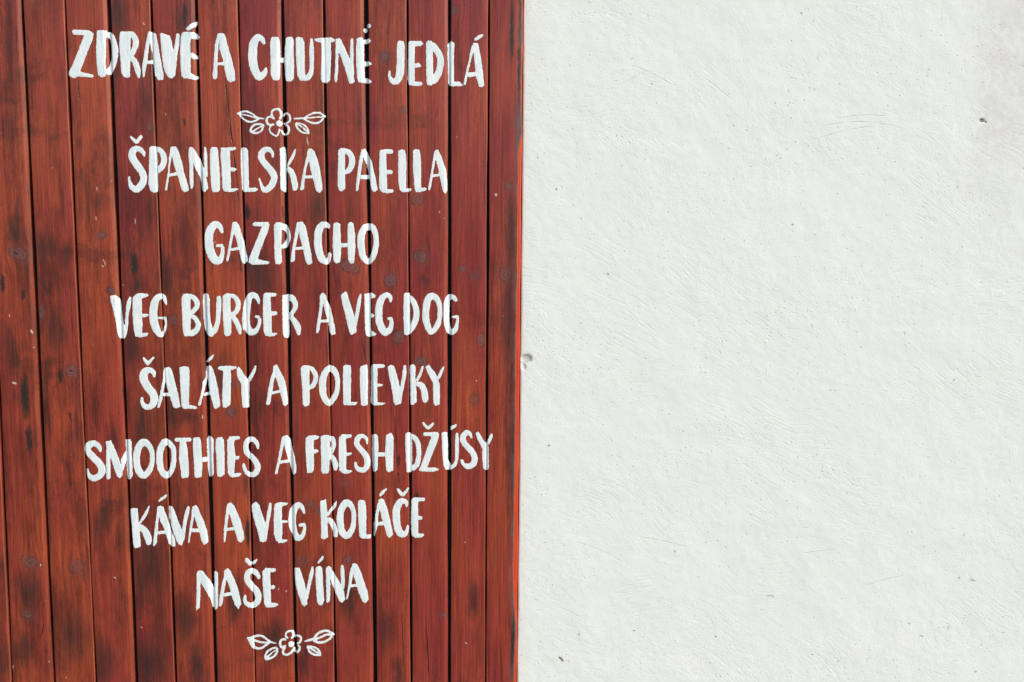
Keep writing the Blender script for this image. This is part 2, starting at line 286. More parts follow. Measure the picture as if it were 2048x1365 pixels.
A|P 1100 370 1140 430 1120 600 1080 800 1060 950 1040 968 1035 920 1060 700 1090 520|P 1105 360 1165 330 1200 370 1240 480 1300 610 1340 740 1370 930 1300 985 1250 900 1210 740 1150 560 1130 450|S 1095 745 60 1230 745 60
W A
A|P 1670 320 1700 420 1690 560 1665 750 1645 945 1620 945 1615 880 1640 560|P 1670 310 1740 292 1790 340 1850 480 1900 600 1945 800 1950 900 1895 955 1850 920 1800 760 1730 540 1695 430|S 1625 740 50 1790 715 50
@ 430 990 8.904
W VEG
V|P 655 180 725 122 790 180 830 320 880 470 920 620 925 780 910 830 850 850 800 830 770 700 700 460 660 300|S 985 150 45 970 280 65 945 420 60 920 580 60 900 720 60
E|P 1060 170 1120 135 1200 140 1190 250 1190 450 1200 650 1190 830 1170 860 1090 830 1050 700 1045 400|P 1130 135 1280 140 1300 158 1270 190 1160 200|P 1170 452 1290 460 1300 490 1260 498 1180 510|P 1150 800 1290 795 1290 825 1200 862 1130 860
G|S 1590 330 40 1560 240 70 1490 180 100 1400 270 130 1375 400 130 1380 550 130 1420 680 110 1470 770 110 1550 740 80 1590 640 60 1600 540 50|S 1500 545 60 1600 525 50
@ 620 960 8.192
W KOLÁČE
K|P 165 350 260 318 275 400 285 600 295 940 225 980 185 950 180 650|S 435 350 20 400 430 55 350 490 50 290 580 40|S 300 640 90 370 720 85 410 820 90 420 930 70
O|S 600 380 120 670 420 90 715 540 75 715 680 75 690 810 90 610 915 110 530 860 110 500 730 110 495 590 110 530 450 110 600 380 120
L|P 785 350 820 330 890 330 915 400 925 600 920 900 950 960 850 960 810 920 795 700|P 880 900 990 895 1005 920 990 965 860 965
Á|P 1135 255 1170 180 1250 138 1262 150 1200 240 1145 272|P 1115 350 1145 420 1120 600 1095 800 1060 935 1040 920 1045 750 1080 520|P 1120 330 1180 300 1215 325 1260 450 1310 640 1350 820 1360 890 1300 955 1260 910 1220 760 1170 600 1135 430|S 1050 730 50 1200 710 60
Č|P 1420 145 1440 135 1530 210 1600 125 1622 130 1600 200 1530 275 1490 265 1430 190|S 1585 440 35 1580 370 60 1530 345 85 1470 370 110 1420 480 120 1415 620 120 1430 760 115 1480 870 120 1550 890 85 1590 820 55 1605 740 30
E|P 1660 320 1700 290 1780 290 1770 450 1775 650 1770 900 1750 945 1690 930 1660 900 1655 600|P 1700 290 1895 295 1870 350 1720 355|S 1740 630 60 1830 625 60|P 1740 880 1860 885 1872 910 1830 945 1720 950
@ 380 1100 10.24
W NAŠE
N|P 140 480 220 440 215 650 215 950 200 1190 125 1245 130 1150 140 850|P 150 450 210 415 260 425 330 520 410 620 490 800 500 1000 500 1190 450 1170 430 1030 350 880 230 680 170 560|P 495 460 530 420 575 480 575 700 575 1170 510 1250 495 1200 500 900
A|P 700 425 740 500 740 640 700 850 660 1120 620 1170 590 1150 600 1000 650 720 700 540|P 710 420 780 372 830 440 920 620 990 820 1050 1110 985 1215 920 1130 860 950 810 760 740 580|S 690 925 70 860 895 65
Š|P 1125 190 1150 165 1190 175 1270 260 1260 315 1210 325 1130 240|P 1270 260 1360 185 1378 205 1350 270 1290 312|S 1410 590 65 1390 520 90 1320 450 110 1220 440 110 1170 530 120 1190 650 130 1280 760 130 1360 850 135 1400 970 130 1370 1080 120 1270 1140 110 1160 1100 90 1120 1020 70 1135 930 50
E|P 1480 450 1545 375 1640 385 1645 600 1650 800 1665 1100 1640 1180 1550 1185 1520 1100 1495 800|P 1560 375 1755 385 1755 440 1700 462 1600 460|P 1630 745 1720 725 1750 765 1700 810 1630 800|P 1620 1080 1780 1095 1810 1130 1760 1170 1640 1185
@ 570 1100 10.24
W VÍNA
V|P 190 370 290 365 340 480 400 680 440 880 460 1110 395 1165 340 1110 280 920 215 720 195 520|S 565 350 40 545 480 75 510 640 70 470 820 70 440 1000 60
Í|P 660 265 720 180 775 120 795 130 790 190 685 285|P 635 370 670 335 740 340 765 400 780 700 805 1040 760 1135 700 1135 660 1070 640 800 625 560
N|P 830 400 880 420 920 540 930 700 920 1050 870 1090 850 1080 845 800 840 500|P 835 380 890 325 940 355 975 430 1080 600 1150 720 1210 860 1230 1020 1155 1095 1100 1020 1010 820 950 660 890 500|S 1172 320 55 1180 480 80 1185 640 75 1185 800 60
A|P 1370 310 1400 400 1390 540 1360 700 1310 900 1275 1020 1255 1022 1260 970 1300 720 1320 500|P 1370 300 1420 268 1490 310 1560 470 1620 650 1690 850 1710 1020 1640 1095 1580 1050 1510 870 1440 640 1395 480|S 1340 740 55 1490 725 60
@ 480 1245 9.752
F ornament
leaf|P 145 305 270 265 275 390 280 520 250 515 180 400|S 140 310 40 220 300 55 280 280 60 350 265 50 440 275 50 500 320 50 560 365 50 620 395 40 710 415 30|S 200 410 55 265 480 70 350 515 55 430 500 55 500 450 55 570 400 50|S 250 340 50 320 370 50 440 395 45 550 395 40
leaf|S 490 720 40 495 640 45 550 560 50 640 510 50 730 500 35|S 735 510 35 720 590 45 660 670 50 580 710 50 490 730 40|S 520 690 50 620 600 30 710 540 30
flower|S 930 320 50 890 270 50 910 200 50 980 170 45 1030 200 55 1035 270 50 1000 320 50|S 1070 310 40 1090 265 40 1160 270 50 1190 330 50 1160 400 50 1110 410 40|S 1130 440 35 1165 480 50 1150 550 55 1110 590 45 1060 570 50 1050 500 50|S 880 490 50 840 550 50 850 620 55 920 635 50 990 600 60 1030 540 60|S 900 350 50 850 330 50 790 370 60 780 430 60 820 490 60 890 460 45|S 970 400 130 1010 450 140
leaf|S 1260 375 30 1350 350 60 1440 320 60|S 1440 320 55 1500 240 55 1580 185 60 1680 165 55 1760 190 55 1830 235 50|S 1440 360 60 1520 390 60 1620 390 60 1720 340 50 1800 280 45|S 1440 345 60 1580 290 50 1700 240 50 1800 250 35 1845 240 30
leaf|S 1310 465 35 1400 475 45 1490 510 50 1550 570 50 1570 640 35|S 1310 470 35 1350 560 50 1420 620 55 1500 640 50 1575 645 35|S 1330 480 50 1430 540 45 1540 620 40
'''

# ------------------------------------------------------------------ ground
gm, gt, gb = material('paving')
gc = objcoord(gt)
gn = gt.noise(gc, 3.0, 5); gn2 = gt.noise(gc, 60.0, 3)
gb.inputs['Base Color'].default_value = (0.2, 0.19, 0.18, 1)
gt.l.new(gt.mix(gt.math('MULTIPLY_ADD', gn2, 0.5, gt.math('MULTIPLY', gn, 0.5)), (0.12, 0.115, 0.11), (0.25, 0.24, 0.22)), gb.inputs['Base Color'])
gb.inputs['Roughness'].default_value = 0.9
bump(gt, gn2, 0.4, 0.003, gb)
g = mesh_obj('pavement', [(-900, -900, 0), (900, -900, 0), (900, 900, 0), (-900, 900, 0)], [(0, 1, 2, 3)], gm)
g['kind'] = 'structure'

# ------------------------------------------------------------------ grooves of the planking (x at the top and bottom edge of the photograph)
Z0, Z1 = 0.10, 2.62               # foot and head of the planking
GR = [(-38, 24, 0), (43, 108, 1), (129, 192, 0), (216, 273, 1), (302, 352, 0), (392, 432, 1), (476, 511, 0), (564, 592, 1),
      (647, 671, 0), (732, 751, 1), (815, 823, 0), (899, 899, 1), (978, 971, 0)]
lines = []
for (a, b, wide) in GR:
    xa, za = P2(a, 0); xb, zb = P2(b, 1365)
    lines.append(((xa, za), (xb, zb), wide))
def lx(L, z):
    (xa, za), (xb, zb), _ = L
    return xa + (xb - xa) * (z - za) / (zb - za)
PITCH = 0.0862
grooves = [lambda z, k=k: lx(lines[0], z) - PITCH * k + 0 * z for k in (4, 3, 2, 1)]
wides = [0, 1, 0, 1]
for L in lines:
    grooves.append(lambda z, L=L: lx(L, z)); wides.append(L[2])
def wob(i, s, z):
    """Hand cut unevenness of a board edge."""
    p = i * 1.7 + s * 0.9
    return 0.00070 * np.sin(z * 4.7 + p * 3) + 0.00035 * np.sin(z * 17.0 + p * 5) + 0.0002 * np.sin(z * 43.0 + p * 11)
GAPW = [0.0042, 0.0072]           # narrow and wide open joint
BEV = [(0.0017, 0.0012), (0.0074, 0.0042)]   # bevel width and depth on the left hand board of a joint
# right hand edge of the last board (pixels), where the planking is chipped and worn
EDGE = [(-80, 1046.8), (0, 1046.6), (60, 1046.0), (130, 1045.0), (200, 1043.6), (235, 1044.0), (262, 1045.2), (285, 1040), (310, 1038.2), (420, 1037), (520, 1036),
        (560, 1037), (580, 1035), (650, 1034), (720, 1032.5), (800, 1032), (900, 1031.5), (1000, 1030.2), (1100, 1029), (1138, 1028), (1200, 1029),
        (1245, 1032.5), (1270, 1033.5), (1280, 1031.5), (1365, 1029.5), (1450, 1029)]
ez = []; ex = []
for (yy, xx) in EDGE:
    x, z = P2(xx - 0.6, yy); ex.append(x); ez.append(z)
ez = np.array(ez)[::-1]; ex = np.array(ex)[::-1]
def edge_x(z): return np.interp(z, ez, ex) + 0.0003 * np.sin(np.asarray(z) * 90) + 0.0003 * np.sin(np.asarray(z) * 211)
sA = P2(1046.5, 0); sB = P2(1033.5, 1365)
def strip_x(z): return sA[0] + (sB[0] - sA[0]) * (np.asarray(z) - sA[1]) / (sB[1] - sA[1])

NB = len(grooves)                 # board i lies between joint i and joint i + 1
rng = random.Random(5)
boff = [(rng.uniform(-.0009, .0009), rng.uniform(-.007, .007)) for _ in range(NB)]
def left_x(i, z): return grooves[i](z) + GAPW[wides[i]] / 2 + wob(i, 0, z)
def right_x(i, z):
    if i == NB - 1: return edge_x(z)
    return grooves[i + 1](z) - GAPW[wides[i + 1]] / 2 + wob(i, 1, z)
def face_y(i, x, z):
    """Depth of the flat face of board i: 0 is the nominal plane, + is into the wall."""
    o, t = boff[i]
    c = (left_x(i, z) + right_x(i, z)) / 2
    return o + t * (x - c) * 0.9 + 0.0005 * np.sin(z * 2.2 + i * 1.3)
def bevel_of(i): return BEV[wides[i + 1]] if i < NB - 1 else (0.002, 0.0016)
def drape(x, z):
    """Depth of the surface a coat of paint would follow, joints bridged and filled by the paint."""
    y = np.zeros_like(x)
    done = np.zeros(x.shape, bool)
    for i in range(NB):
        l = left_x(i, z); r = right_x(i, z); bw, bd = bevel_of(i)
        m = (x >= l) & (x <= r) if i < NB - 1 else (x >= l)
        t = np.clip((x - (r - bw)) / bw, 0, 1)
        f = face_y(i, x, z) + bd * t ** 1.35
        y = np.where(m, f, y); done |= m
        if i < NB - 1:
            l2 = left_x(i + 1, z); gm_ = (x > r) & (x < l2)
            u = (x - r) / np.maximum(l2 - r, 1e-6)
            ya = face_y(i, r, z) + bd; yb = face_y(i + 1, l2, z)
            k = 0.45
            g_ = np.where(u < k, ya + 0.0013 * u / k, ya + 0.0013 + (yb - ya - 0.0013) * ((u - k) / (1 - k)) ** 1.2)
            y = np.where(gm_, g_, y)
    return y

# ------------------------------------------------------------------ wood
# marks seen on the planks, in pixels of the photograph: kind, x, y, rx, ry, turn in degrees
MARKS = [
 ('K', 36, 507, 19, 11, 15), ('K', 204, 470, 8, 7, 0), ('K', 222, 581, 9, 6, 20), ('K', 80, 626, 8, 11, 0), ('K', 143, 743, 11, 13, 0), ('K', 58, 1124, 17, 12, 30),
 ('K', 152, 1134, 14, 15, 0), ('K', 54, 1230, 10, 8, 0), ('K', 463, 824, 10, 9, 0), ('K', 299, 254, 6, 8, 0), ('K', 835, 401, 12, 11, 0), ('K', 840, 514, 13, 12, 0),
 ('K', 781, 561, 12, 14, 0), ('K', 797, 674, 13, 13, 0), ('K', 947, 553, 9, 7, 0), ('K', 1010, 548, 12, 14, 0), ('K', 962, 680, 8, 13, 0), ('K', 949, 800, 9, 10, 0),
 ('K', 907, 22, 9, 9, 0), ('K', 840, 722, 13, 9, 0), ('K', 700, 534, 20, 11, 25), ('K', 769, 113, 8, 9, 30), ('K', 1018, 372, 8, 7, 0), ('K', 923, 538, 8, 7, 0),
 ('K', 345, 640, 9, 12, 0), ('K', 641, 1024, 12, 9, 0), ('K', 621, 1009, 9, 7, 0), ('K', 691, 967, 8, 5, 0), ('K', 695, 1119, 9, 8, 0), ('K', 476, 768, 10, 8, 0),
 ('K', 604, 1122, 14, 9, 0), ('K', 888, 1230, 9, 5, 0), ('K', 809, 220, 5, 5, 0),
 ('D', 5, 566, 5, 24, 0), ('D', 46, 589, 4, 11, 0), ('D', 94, 497, 24, 32, 0), ('D', 90, 560, 22, 10, 10), ('D', 269, 528, 9, 26, 0), ('D', 275, 570, 26, 26, 0), ('D', 494, 424, 6, 18, 0),
 ('D', 500, 520, 28, 26, 0), ('D', 121, 754, 4, 13, 0), ('D', 140, 834, 3, 14, -8), ('D', 48, 790, 9, 48, 0), ('D', 249, 787, 5, 26, 0), ('D', 262, 690, 22, 60, 0),
 ('D', 496, 1063, 5, 31, 0), ('D', 369, 246, 3.4, 7, 0), ('D', 797, 924, 3.2, 15, 0), ('D', 797, 949, 2, 6, 0), ('D', 610, 1330, 14, 40, 0),
 ('D', 370, 1240, 26, 60, 0), ('D', 775, 1250, 24, 55, 0), ('D', 5, 1325, 22, 66, 0), ('D', 150, 1270, 34, 60, 0), ('D', 300, 1330, 44, 70, 0), ('D', 1021, 620, 20, 170, 0),
 ('D', 1022, 440, 14, 80, 0), ('D', 520, 560, 34, 60, 0), ('D', 60, 1190, 30, 60, 0), ('D', 57, 880, 6, 30, 0), ('D', 376, 835, 26, 22, 0), ('D', 370, 30, 4, 22, 0),
 ('D', 238, 30, 22, 40, 0), ('D', 835, 1000, 4, 20, 0), ('D', 945, 1200, 14, 50, 0), ('D', 640, 420, 26, 60, 0), ('D', 285, 850, 20, 60, 0), ('D', 500, 960, 16, 30, 0),
 ('D', 1024, 900, 14, 220, 0), ('D', 1028, 1290, 7, 80, 0), ('D', 545, 1280, 28, 50, 0), ('D', 1039.3, 95, 2.8, 190, 0), ('D', 1024, 60, 5, 60, 0), ('D', 230, 870, 10, 24, 0), ('D', 205, 1040, 20, 60, 15),
 ('D', 300, 1130, 34, 80, 0), ('D', 795, 1350, 14, 40, 0), ('D', 660, 700, 14, 40, 0), ('D', 27, 460, 20, 30, 0), ('D', 20, 700, 16, 60, 0), ('D', 45, 1300, 24, 50, 0), ('D', 200, 1320, 30, 50, 0), ('D', 10, 1150, 12, 60, 0), ('D', 130, 520, 12, 40, 0), ('D', 240, 1080, 10, 50, 0), ('D', 390, 1330, 20, 50, 0), ('D', 470, 1200, 18, 60, 0), ('D', 700, 1200, 22, 60, 0), ('D', 330, 560, 20, 50, 0), ('D', 445, 760, 24, 50, 0), ('D', 340, 830, 20, 40, 0), ('D', 850, 560, 14, 20, 0), ('D', 110, 660, 22, 50, 0),
 ('F', 287, 48, 1.0, 3, -25), ('F', 194, 378, .8, 4, -10), ('F', 192, 437, 1, 4, -10), ('F', 270, 443, .9, 6, 0), ('F', 209, 525, 1, 7, -12), ('F', 206, 533, 3, 1, 30), ('F', 615, 283, 1, 9, -8),
 ('F', 992, 390, 2.5, 3.2, 0), ('F', 230, 1156, 3.2, 1.2, 35), ('F', 557, 1179, 1.1, 2.6, 25), ('F', 573, 1183, 1, 2.4, 35), ('F', 283, 1255, 1.4, 1.6, 0), ('F', 932, 1287, 3.2, 1.1, 40), ('F', 18, 632, 1, 3, 0),
 ('F', 63, 664, 2, 5, -20), ('F', 405, 834, 1.2, 4, 0), ('F', 81, 1131, 1.2, 3, 0), ('F', 28, 767, 5, 2.4, 15), ('F', 25, 1335, 1, 4, 20), ('F', 889, 437, 1, 1.2, 0), ('F', 953, 762, 1.1, 1.3, 0),
 ('C', 456, 210, 1.1, 40, -6), ('C', 463, 270, 1.5, 30, -8), ('C', 470, 330, 1.4, 34, -5), ('C', 475, 380, 1.1, 30, -4), ('C', 791, 872, 0.7, 50, -5), ('C', 728, 705, 1.0, 26, -12),
 ('C', 84, 1262, 1.0, 20, 14), ('C', 806, 1290, 0.8, 75, -2), ('C', 855, 1300, 1.1, 75, -3), ('C', 578, 800, 1.1, 16, -4), ('C', 565, 425, 1.2, 12, 0), ('C', 157, 180, 0.9, 20, -4),
 ('C', 452, 170, 1.2, 14, -6), ('C', 843, 700, .7, 26, 0), ('C', 480, 520, 1, 30, -2), ('C', 268, 490, .8, 22, 2), ('C', 830, 745, .8, 60, -3),
]
def mark_board(px, py):
    x, z = P2(px, py)
    for i in range(NB):
        if float(left_x(i, z)) - 0.004 <= x <= float(right_x(i, z)) + 0.004: return i
    return None
by_board = {}
for mk in MARKS:
    i = mark_board(mk[1], mk[2])
    if i is not None: by_board.setdefault(i, []).append(mk)

ORG = (P2(520, 682)[0], 0.0, Z0)  # foot of the planking: every part's own origin
TONE = {}                         # per board: (orange 0..1, dark 0..1)
tone_list = [(.5, .35)] * 4 + [(.72, .48), (.80, .44), (.76, .34), (.60, .54), (.62, .44), (.80, .20), (.40, .42), (.46, .38), (.36, .32), (.32, .32), (.26, .22), (.24, .20), (.32, .28)]
def wood_material(i):
    SM0 = 0.50 if i < 9 else 0.53 if i < 12 else 0.59
    m, nt, bs = material('stained_wood')
    c = objcoord(nt)
    off = (i * 3.37, 0.0, i * 1.91)
    w = nt.noise(nt.mapping(c, loc=off, sc=(1, 1, 0.25)), 9.0, 2, col=True)
    wv = nt.vmath('SUBTRACT', w, (0.5, 0.5, 0.5))
    cw = nt.vmath('MULTIPLY_ADD', wv, (0.012, 0, 0.05))
    cw.node.inputs[2].default_value = (0, 0, 0); nt.l.new(c, cw.node.inputs[2])
    # jitter for the outlines of marks
    j = nt.noise(c, 95.0, 3, col=True)
    jv = nt.vmath('MULTIPLY', nt.vmath('SUBTRACT', j, (0.5, 0.5, 0.5)), (0.010, 0, 0.016))
    cj = nt.vmath('ADD', c, jv)
    j2 = nt.noise(nt.mapping(c, sc=(1, 1, .35)), 34.0, 4, 0.65, col=True)
    cj2 = nt.vmath('ADD', c, nt.vmath('MULTIPLY', nt.vmath('SUBTRACT', j2, (0.5, 0.5, 0.5)), (0.045, 0, 0.10)))
    # grain bends round the knots
    gx = cw
    j2f = nt.noise(c, 60.0, 3)
    knots = []; darks = []; cracks = []; flecks = []
    for (k, px, py, rx, ry, a) in by_board.get(i, []):
        x, z = P2(px, py); lx_, lz_ = x - ORG[0], z - ORG[2]
        s = 0.00100
        big = k == 'D' and rx > 9
        src = cj2 if big else cj if k not in 'CF' else nt.vmath('ADD', c, nt.vmath('MULTIPLY', jv, (0.45, 0, 0)))
        v = nt.mapping(src, loc=(lx_, 0, lz_), rot=(0, math.radians(a), 0), sc=(rx * s * 1.05, 1.0, ry * s * 1.05), typ='TEXTURE')
        v = nt.vmath('MULTIPLY', v, (1, 0, 1))
        d = nt.vmath('LENGTH', v)
        if k == 'K':
            knots.append((d, rx, rng.choice((0.35, 0.5, 0.65, 0.8))))
            vv = nt.mapping(c, loc=(lx_, 0, lz_), sc=(rx * s * 1.5, 1.0, ry * s * 2.2), typ='TEXTURE')
            vv = nt.vmath('MULTIPLY', vv, (1, 0, 1))
            e = nt.math('EXPONENT', nt.math('MULTIPLY', nt.math('POWER', nt.vmath('LENGTH', vv), 2.0), -1.0))
            dx = nt.vmath('SCALE', nt.vmath('MULTIPLY', vv, (-rx * s * 0.9, 0, 0)), scale=e)
            gx = nt.vmath('ADD', gx, dx)
        elif k == 'F': flecks.append(d)
        elif k == 'D': darks.append((d, big, rx))
        else: cracks.append(d)
    g1 = nt.noise(nt.mapping(gx, loc=off, sc=(1, 1, 0.022)), 420.0, 3, 0.6)
    g2 = nt.noise(nt.mapping(gx, loc=off, sc=(1, 1, 0.03)), 120.0, 3, 0.6)
    g3 = nt.noise(nt.mapping(gx, loc=off, sc=(1, 1, 0.06)), 34.0, 3, 0.6)
    sm = nt.noise(nt.mapping(cw, loc=off, sc=(1, 1, 0.22)), 24.0, 6, 0.74)
    big = nt.noise(nt.mapping(c, loc=off, sc=(1, 1, 0.35)), 7.0, 3, 0.55)
    fz = nt.noise(nt.mapping(c, loc=off, sc=(1, 1, 0.5)), 700.0, 2, 0.6)
    org, drk = tone_list[i % len(tone_list)]
    hue = nt.math('ADD', nt.math('MULTIPLY_ADD', big, 3.2, -1.6 + org), nt.math('MULTIPLY_ADD', g3, 1.3, -0.65), clamp=True)
    base = nt.mix(hue, (0.232, 0.0275, 0.0225), (0.325, 0.056, 0.0210))
    dk = nt.math('ADD', nt.math('MULTIPLY_ADD', g2, 0.9, -0.45), nt.math('MULTIPLY_ADD', sm, 2.2, -1.1))
    dk = nt.math('ADD', dk, nt.math('MULTIPLY_ADD', g3, 0.9, -0.45))
    dk = nt.ramp(nt.math('ADD', dk, drk), 0.26, 0.90)
    base = nt.mix(nt.math('MULTIPLY', dk, 0.74), base, (0.048, 0.0090, 0.0072))
    # broad smoky areas where the stain has taken darker
    smoke = nt.ramp(nt.noise(nt.mapping(cw, loc=(off[0] + 7, 0, off[2]), sc=(1, 1, 0.42)), 9.0, 6, 0.72), SM0, SM0 + 0.17)
    # blackened, overlapping brush bands run level across neighbouring boards
    band = nt.noise(nt.mapping(cj, loc=(0, 0, 3.3), sc=(0.5, 1, 1)), 6.5, 5, 0.7)
    smoke = nt.math('MAXIMUM', smoke, nt.math('MULTIPLY', nt.ramp(band, 0.57, 0.65), 0.9 if i < 12 else 0.55))
    smoke = nt.math('MULTIPLY', smoke, nt.ramp(g2, 0.3, 0.65, 0.55, 1.0))
    base = nt.mix(nt.math('MULTIPLY', smoke, 0.64), base, (0.032, 0.013, 0.0105))
    # fine grain
    gr = nt.ramp(g1, 0.28, 0.72, 0.64, 1.34, smooth=False)
    gr = nt.math('MULTIPLY', gr, nt.ramp(g2, 0.3, 0.7, 0.78, 1.2, smooth=False))
    gr = nt.math('MULTIPLY', gr, nt.ramp(fz, 0.3, 0.7, 0.80, 1.22, smooth=False))
    base = nt.vmath('SCALE', base, scale=gr)
    # short dark pores along the grain
    po = nt.noise(nt.mapping(gx, loc=(off[0], 3, off[2]), sc=(1, 1, 0.10)), 380.0, 2, 0.5)
    pm = nt.math('MULTIPLY', nt.ramp(po, 0.62, 0.69), nt.ramp(nt.noise(nt.mapping(c, loc=off, sc=(1, 1, .3)), 22.0, 2), 0.48, 0.66))
    base = nt.mix(nt.math('MULTIPLY', pm, 0.65), base, (0.045, 0.014, 0.012))
    for (d, bigm, rx) in darks:
        if bigm:
            d = nt.math('ADD', d, nt.math('MULTIPLY_ADD', sm, 1.7, -0.85)); d = nt.math('ADD', d, nt.math('MULTIPLY_ADD', g2, 0.9, -0.45))
            k = nt.math('MULTIPLY', nt.ramp(d, 1.3, 0.1), nt.ramp(g2, 0.28, 0.62, 0.45, 1.0))
        else:
            d = nt.math('ADD', d, nt.math('MULTIPLY_ADD', g2, 1.2, -0.6)); k = nt.math('MULTIPLY', nt.ramp(d, 1.2, 0.5), nt.ramp(g1, 0.2, 0.45, 0.6, 1.0))
        base = nt.mix(nt.math('MULTIPLY', k, 0.84 if bigm else 0.92), base, nt.vmath('SCALE', nt.mix(0.5, (0.034, 0.018, 0.014), (0.016, 0.015, 0.013)), scale=gr) if bigm else (0.018, 0.017, 0.014))
    rel = []
    for (d, rx, vis) in knots:
        rings = nt.math('SINE', nt.math('MULTIPLY', nt.math('ADD', nt.math('POWER', d, 1.3), nt.math('MULTIPLY', j2f, 0.9)), 13.0))
        inner = nt.ramp(nt.math('ADD', d, nt.math('MULTIPLY_ADD', j2f, 0.7, -0.35)), 1.05, 0.7)
        halo = nt.math('MULTIPLY', nt.ramp(d, 2.3, 0.9), nt.ramp(sm, .35, .6))
        base = nt.mix(nt.math('MULTIPLY', halo, 0.30), base, (0.14, 0.055, 0.045))
        kc = nt.mix(nt.math('MULTIPLY', nt.ramp(rings, -1, 1), nt.ramp(g2, 0.3, 0.6)), (0.105, 0.048, 0.043), (0.225, 0.108, 0.098))
        kc = nt.mix(nt.math('MULTIPLY', nt.ramp(g2, 0.42, 0.62), 0.4), kc, (0.075, 0.045, 0.04))
        base = nt.mix(nt.math('MULTIPLY', inner, vis), base, kc)
        rim = nt.math('MULTIPLY', nt.ramp(d, 0.80, 0.94), nt.ramp(d, 1.14, 0.99))
        rim = nt.math('MULTIPLY', rim, nt.ramp(j, 0.42, 0.56))
        base = nt.mix(nt.math('MULTIPLY', rim, 0.45 + 0.4 * vis), base, (0.05, 0.026, 0.022))
        chk = nt.math('MULTIPLY', nt.ramp(d, 0.75, 0.2), nt.ramp(nt.noise(nt.mapping(c, sc=(.5, 1, 1.4)), 130.0, 2), 0.60, 0.66))
        base = nt.mix(chk, base, (0.012, 0.010, 0.010))
        rel.append(nt.math('MULTIPLY', nt.math('ADD', rings, nt.math('MULTIPLY', chk, -3.0)), nt.math('MULTIPLY', inner, 0.10)))
    crk = None
    for d in cracks:
        k = nt.ramp(d, 1.1, 0.6)
        base = nt.mix(k, base, (0.014, 0.010, 0.010)); crk = k if crk is None else nt.math('MAXIMUM', crk, k)
    # pale flecks of chipped stain
    vo = nt.new('ShaderNodeTexVoronoi'); vo.inputs['Scale'].default_value = 52.0
    nt.l.new(nt.mapping(cj, loc=off, sc=(1, 0.0, 0.55)), vo.inputs['Vector'])
    rs = nt.new('ShaderNodeSeparateColor'); nt.l.new(vo.outputs['Color'], rs.inputs[0])
    fl = nt.math('MULTIPLY', nt.ramp(vo.outputs['Distance'], 0.062, 0.035), nt.ramp(rs.outputs[0], 0.84, 0.86))
    base = nt.mix(nt.math('MULTIPLY', fl, 0.8), base, (0.62, 0.42, 0.30))
    for d in flecks: base = nt.mix(nt.math('MULTIPLY', nt.ramp(d, 1.15, 0.6), 0.85), base, (0.66, 0.50, 0.38))
    if i == NB - 1:               # the outer edge of the last board is weathered grey-black
        sp = nt.new('ShaderNodeSeparateXYZ'); nt.l.new(cj2, sp.inputs[0])
        xa, za = ex[-1] - ORG[0], ez[-1] - ORG[2]; xb, zb = ex[0] - ORG[0], ez[0] - ORG[2]
        lin = nt.math('MULTIPLY_ADD', sp.outputs['Z'], (xa - xb) / (za - zb), xb - zb * (xa - xb) / (za - zb))
        de = nt.math('SUBTRACT', lin, sp.outputs['X'])
        wm = nt.math('MULTIPLY', nt.ramp(de, 0.016, -0.001), nt.ramp(nt.noise(nt.mapping(c, sc=(.2, 1, 1)), 7.0, 4, .7), 0.36, 0.54))
        base = nt.mix(wm, base, nt.vmath('SCALE', nt.mix(g1, (0.03, 0.022, 0.02), (0.16, 0.13, 0.115)), scale=1.0))
    hl_att = nt.new('ShaderNodeAttribute', attribute_name='edge_highlight').outputs['Fac']
    base = nt.mix(nt.math('MULTIPLY', hl_att, nt.ramp(nt.math('ADD', g2, sm), 0.6, 1.1, 0.25, 0.95)), base, (0.42, 0.115, 0.058))  # highlights along the joints, painted into the bevel colour as paler orange
    nt.l.new(base, bs.inputs['Base Color'])
    ro = nt.ramp(nt.math('ADD', g2, nt.math('MULTIPLY', sm, 0.6)), 0.5, 1.1, 0.22, 0.38)
    nt.l.new(ro, bs.inputs['Roughness'])
    bs.inputs['Specular IOR Level'].default_value = 0.42
    h = nt.math('ADD', nt.math('MULTIPLY', g1, 0.5), nt.math('MULTIPLY', g2, 0.9))
    h = nt.math('ADD', h, nt.math('MULTIPLY', g3, 1.2))
    for r_ in rel: h = nt.math('ADD', h, r_)
    h = nt.math('SUBTRACT', h, nt.math('MULTIPLY', pm, 0.35))
    if crk is not None: h = nt.math('SUBTRACT', h, nt.math('MULTIPLY', crk, 2.0))
    bump(nt, h, 0.55, 0.0011, bs)
    return m

# ------------------------------------------------------------------ the wooden panel
panel = bpy.data.objects.new('wooden_panel', None)
link(panel); panel.location = ORG
panel['label'] = 'red-brown stained panel of vertical planks with a white hand painted menu, beside the plaster wall'
panel['category'] = 'wooden panel'

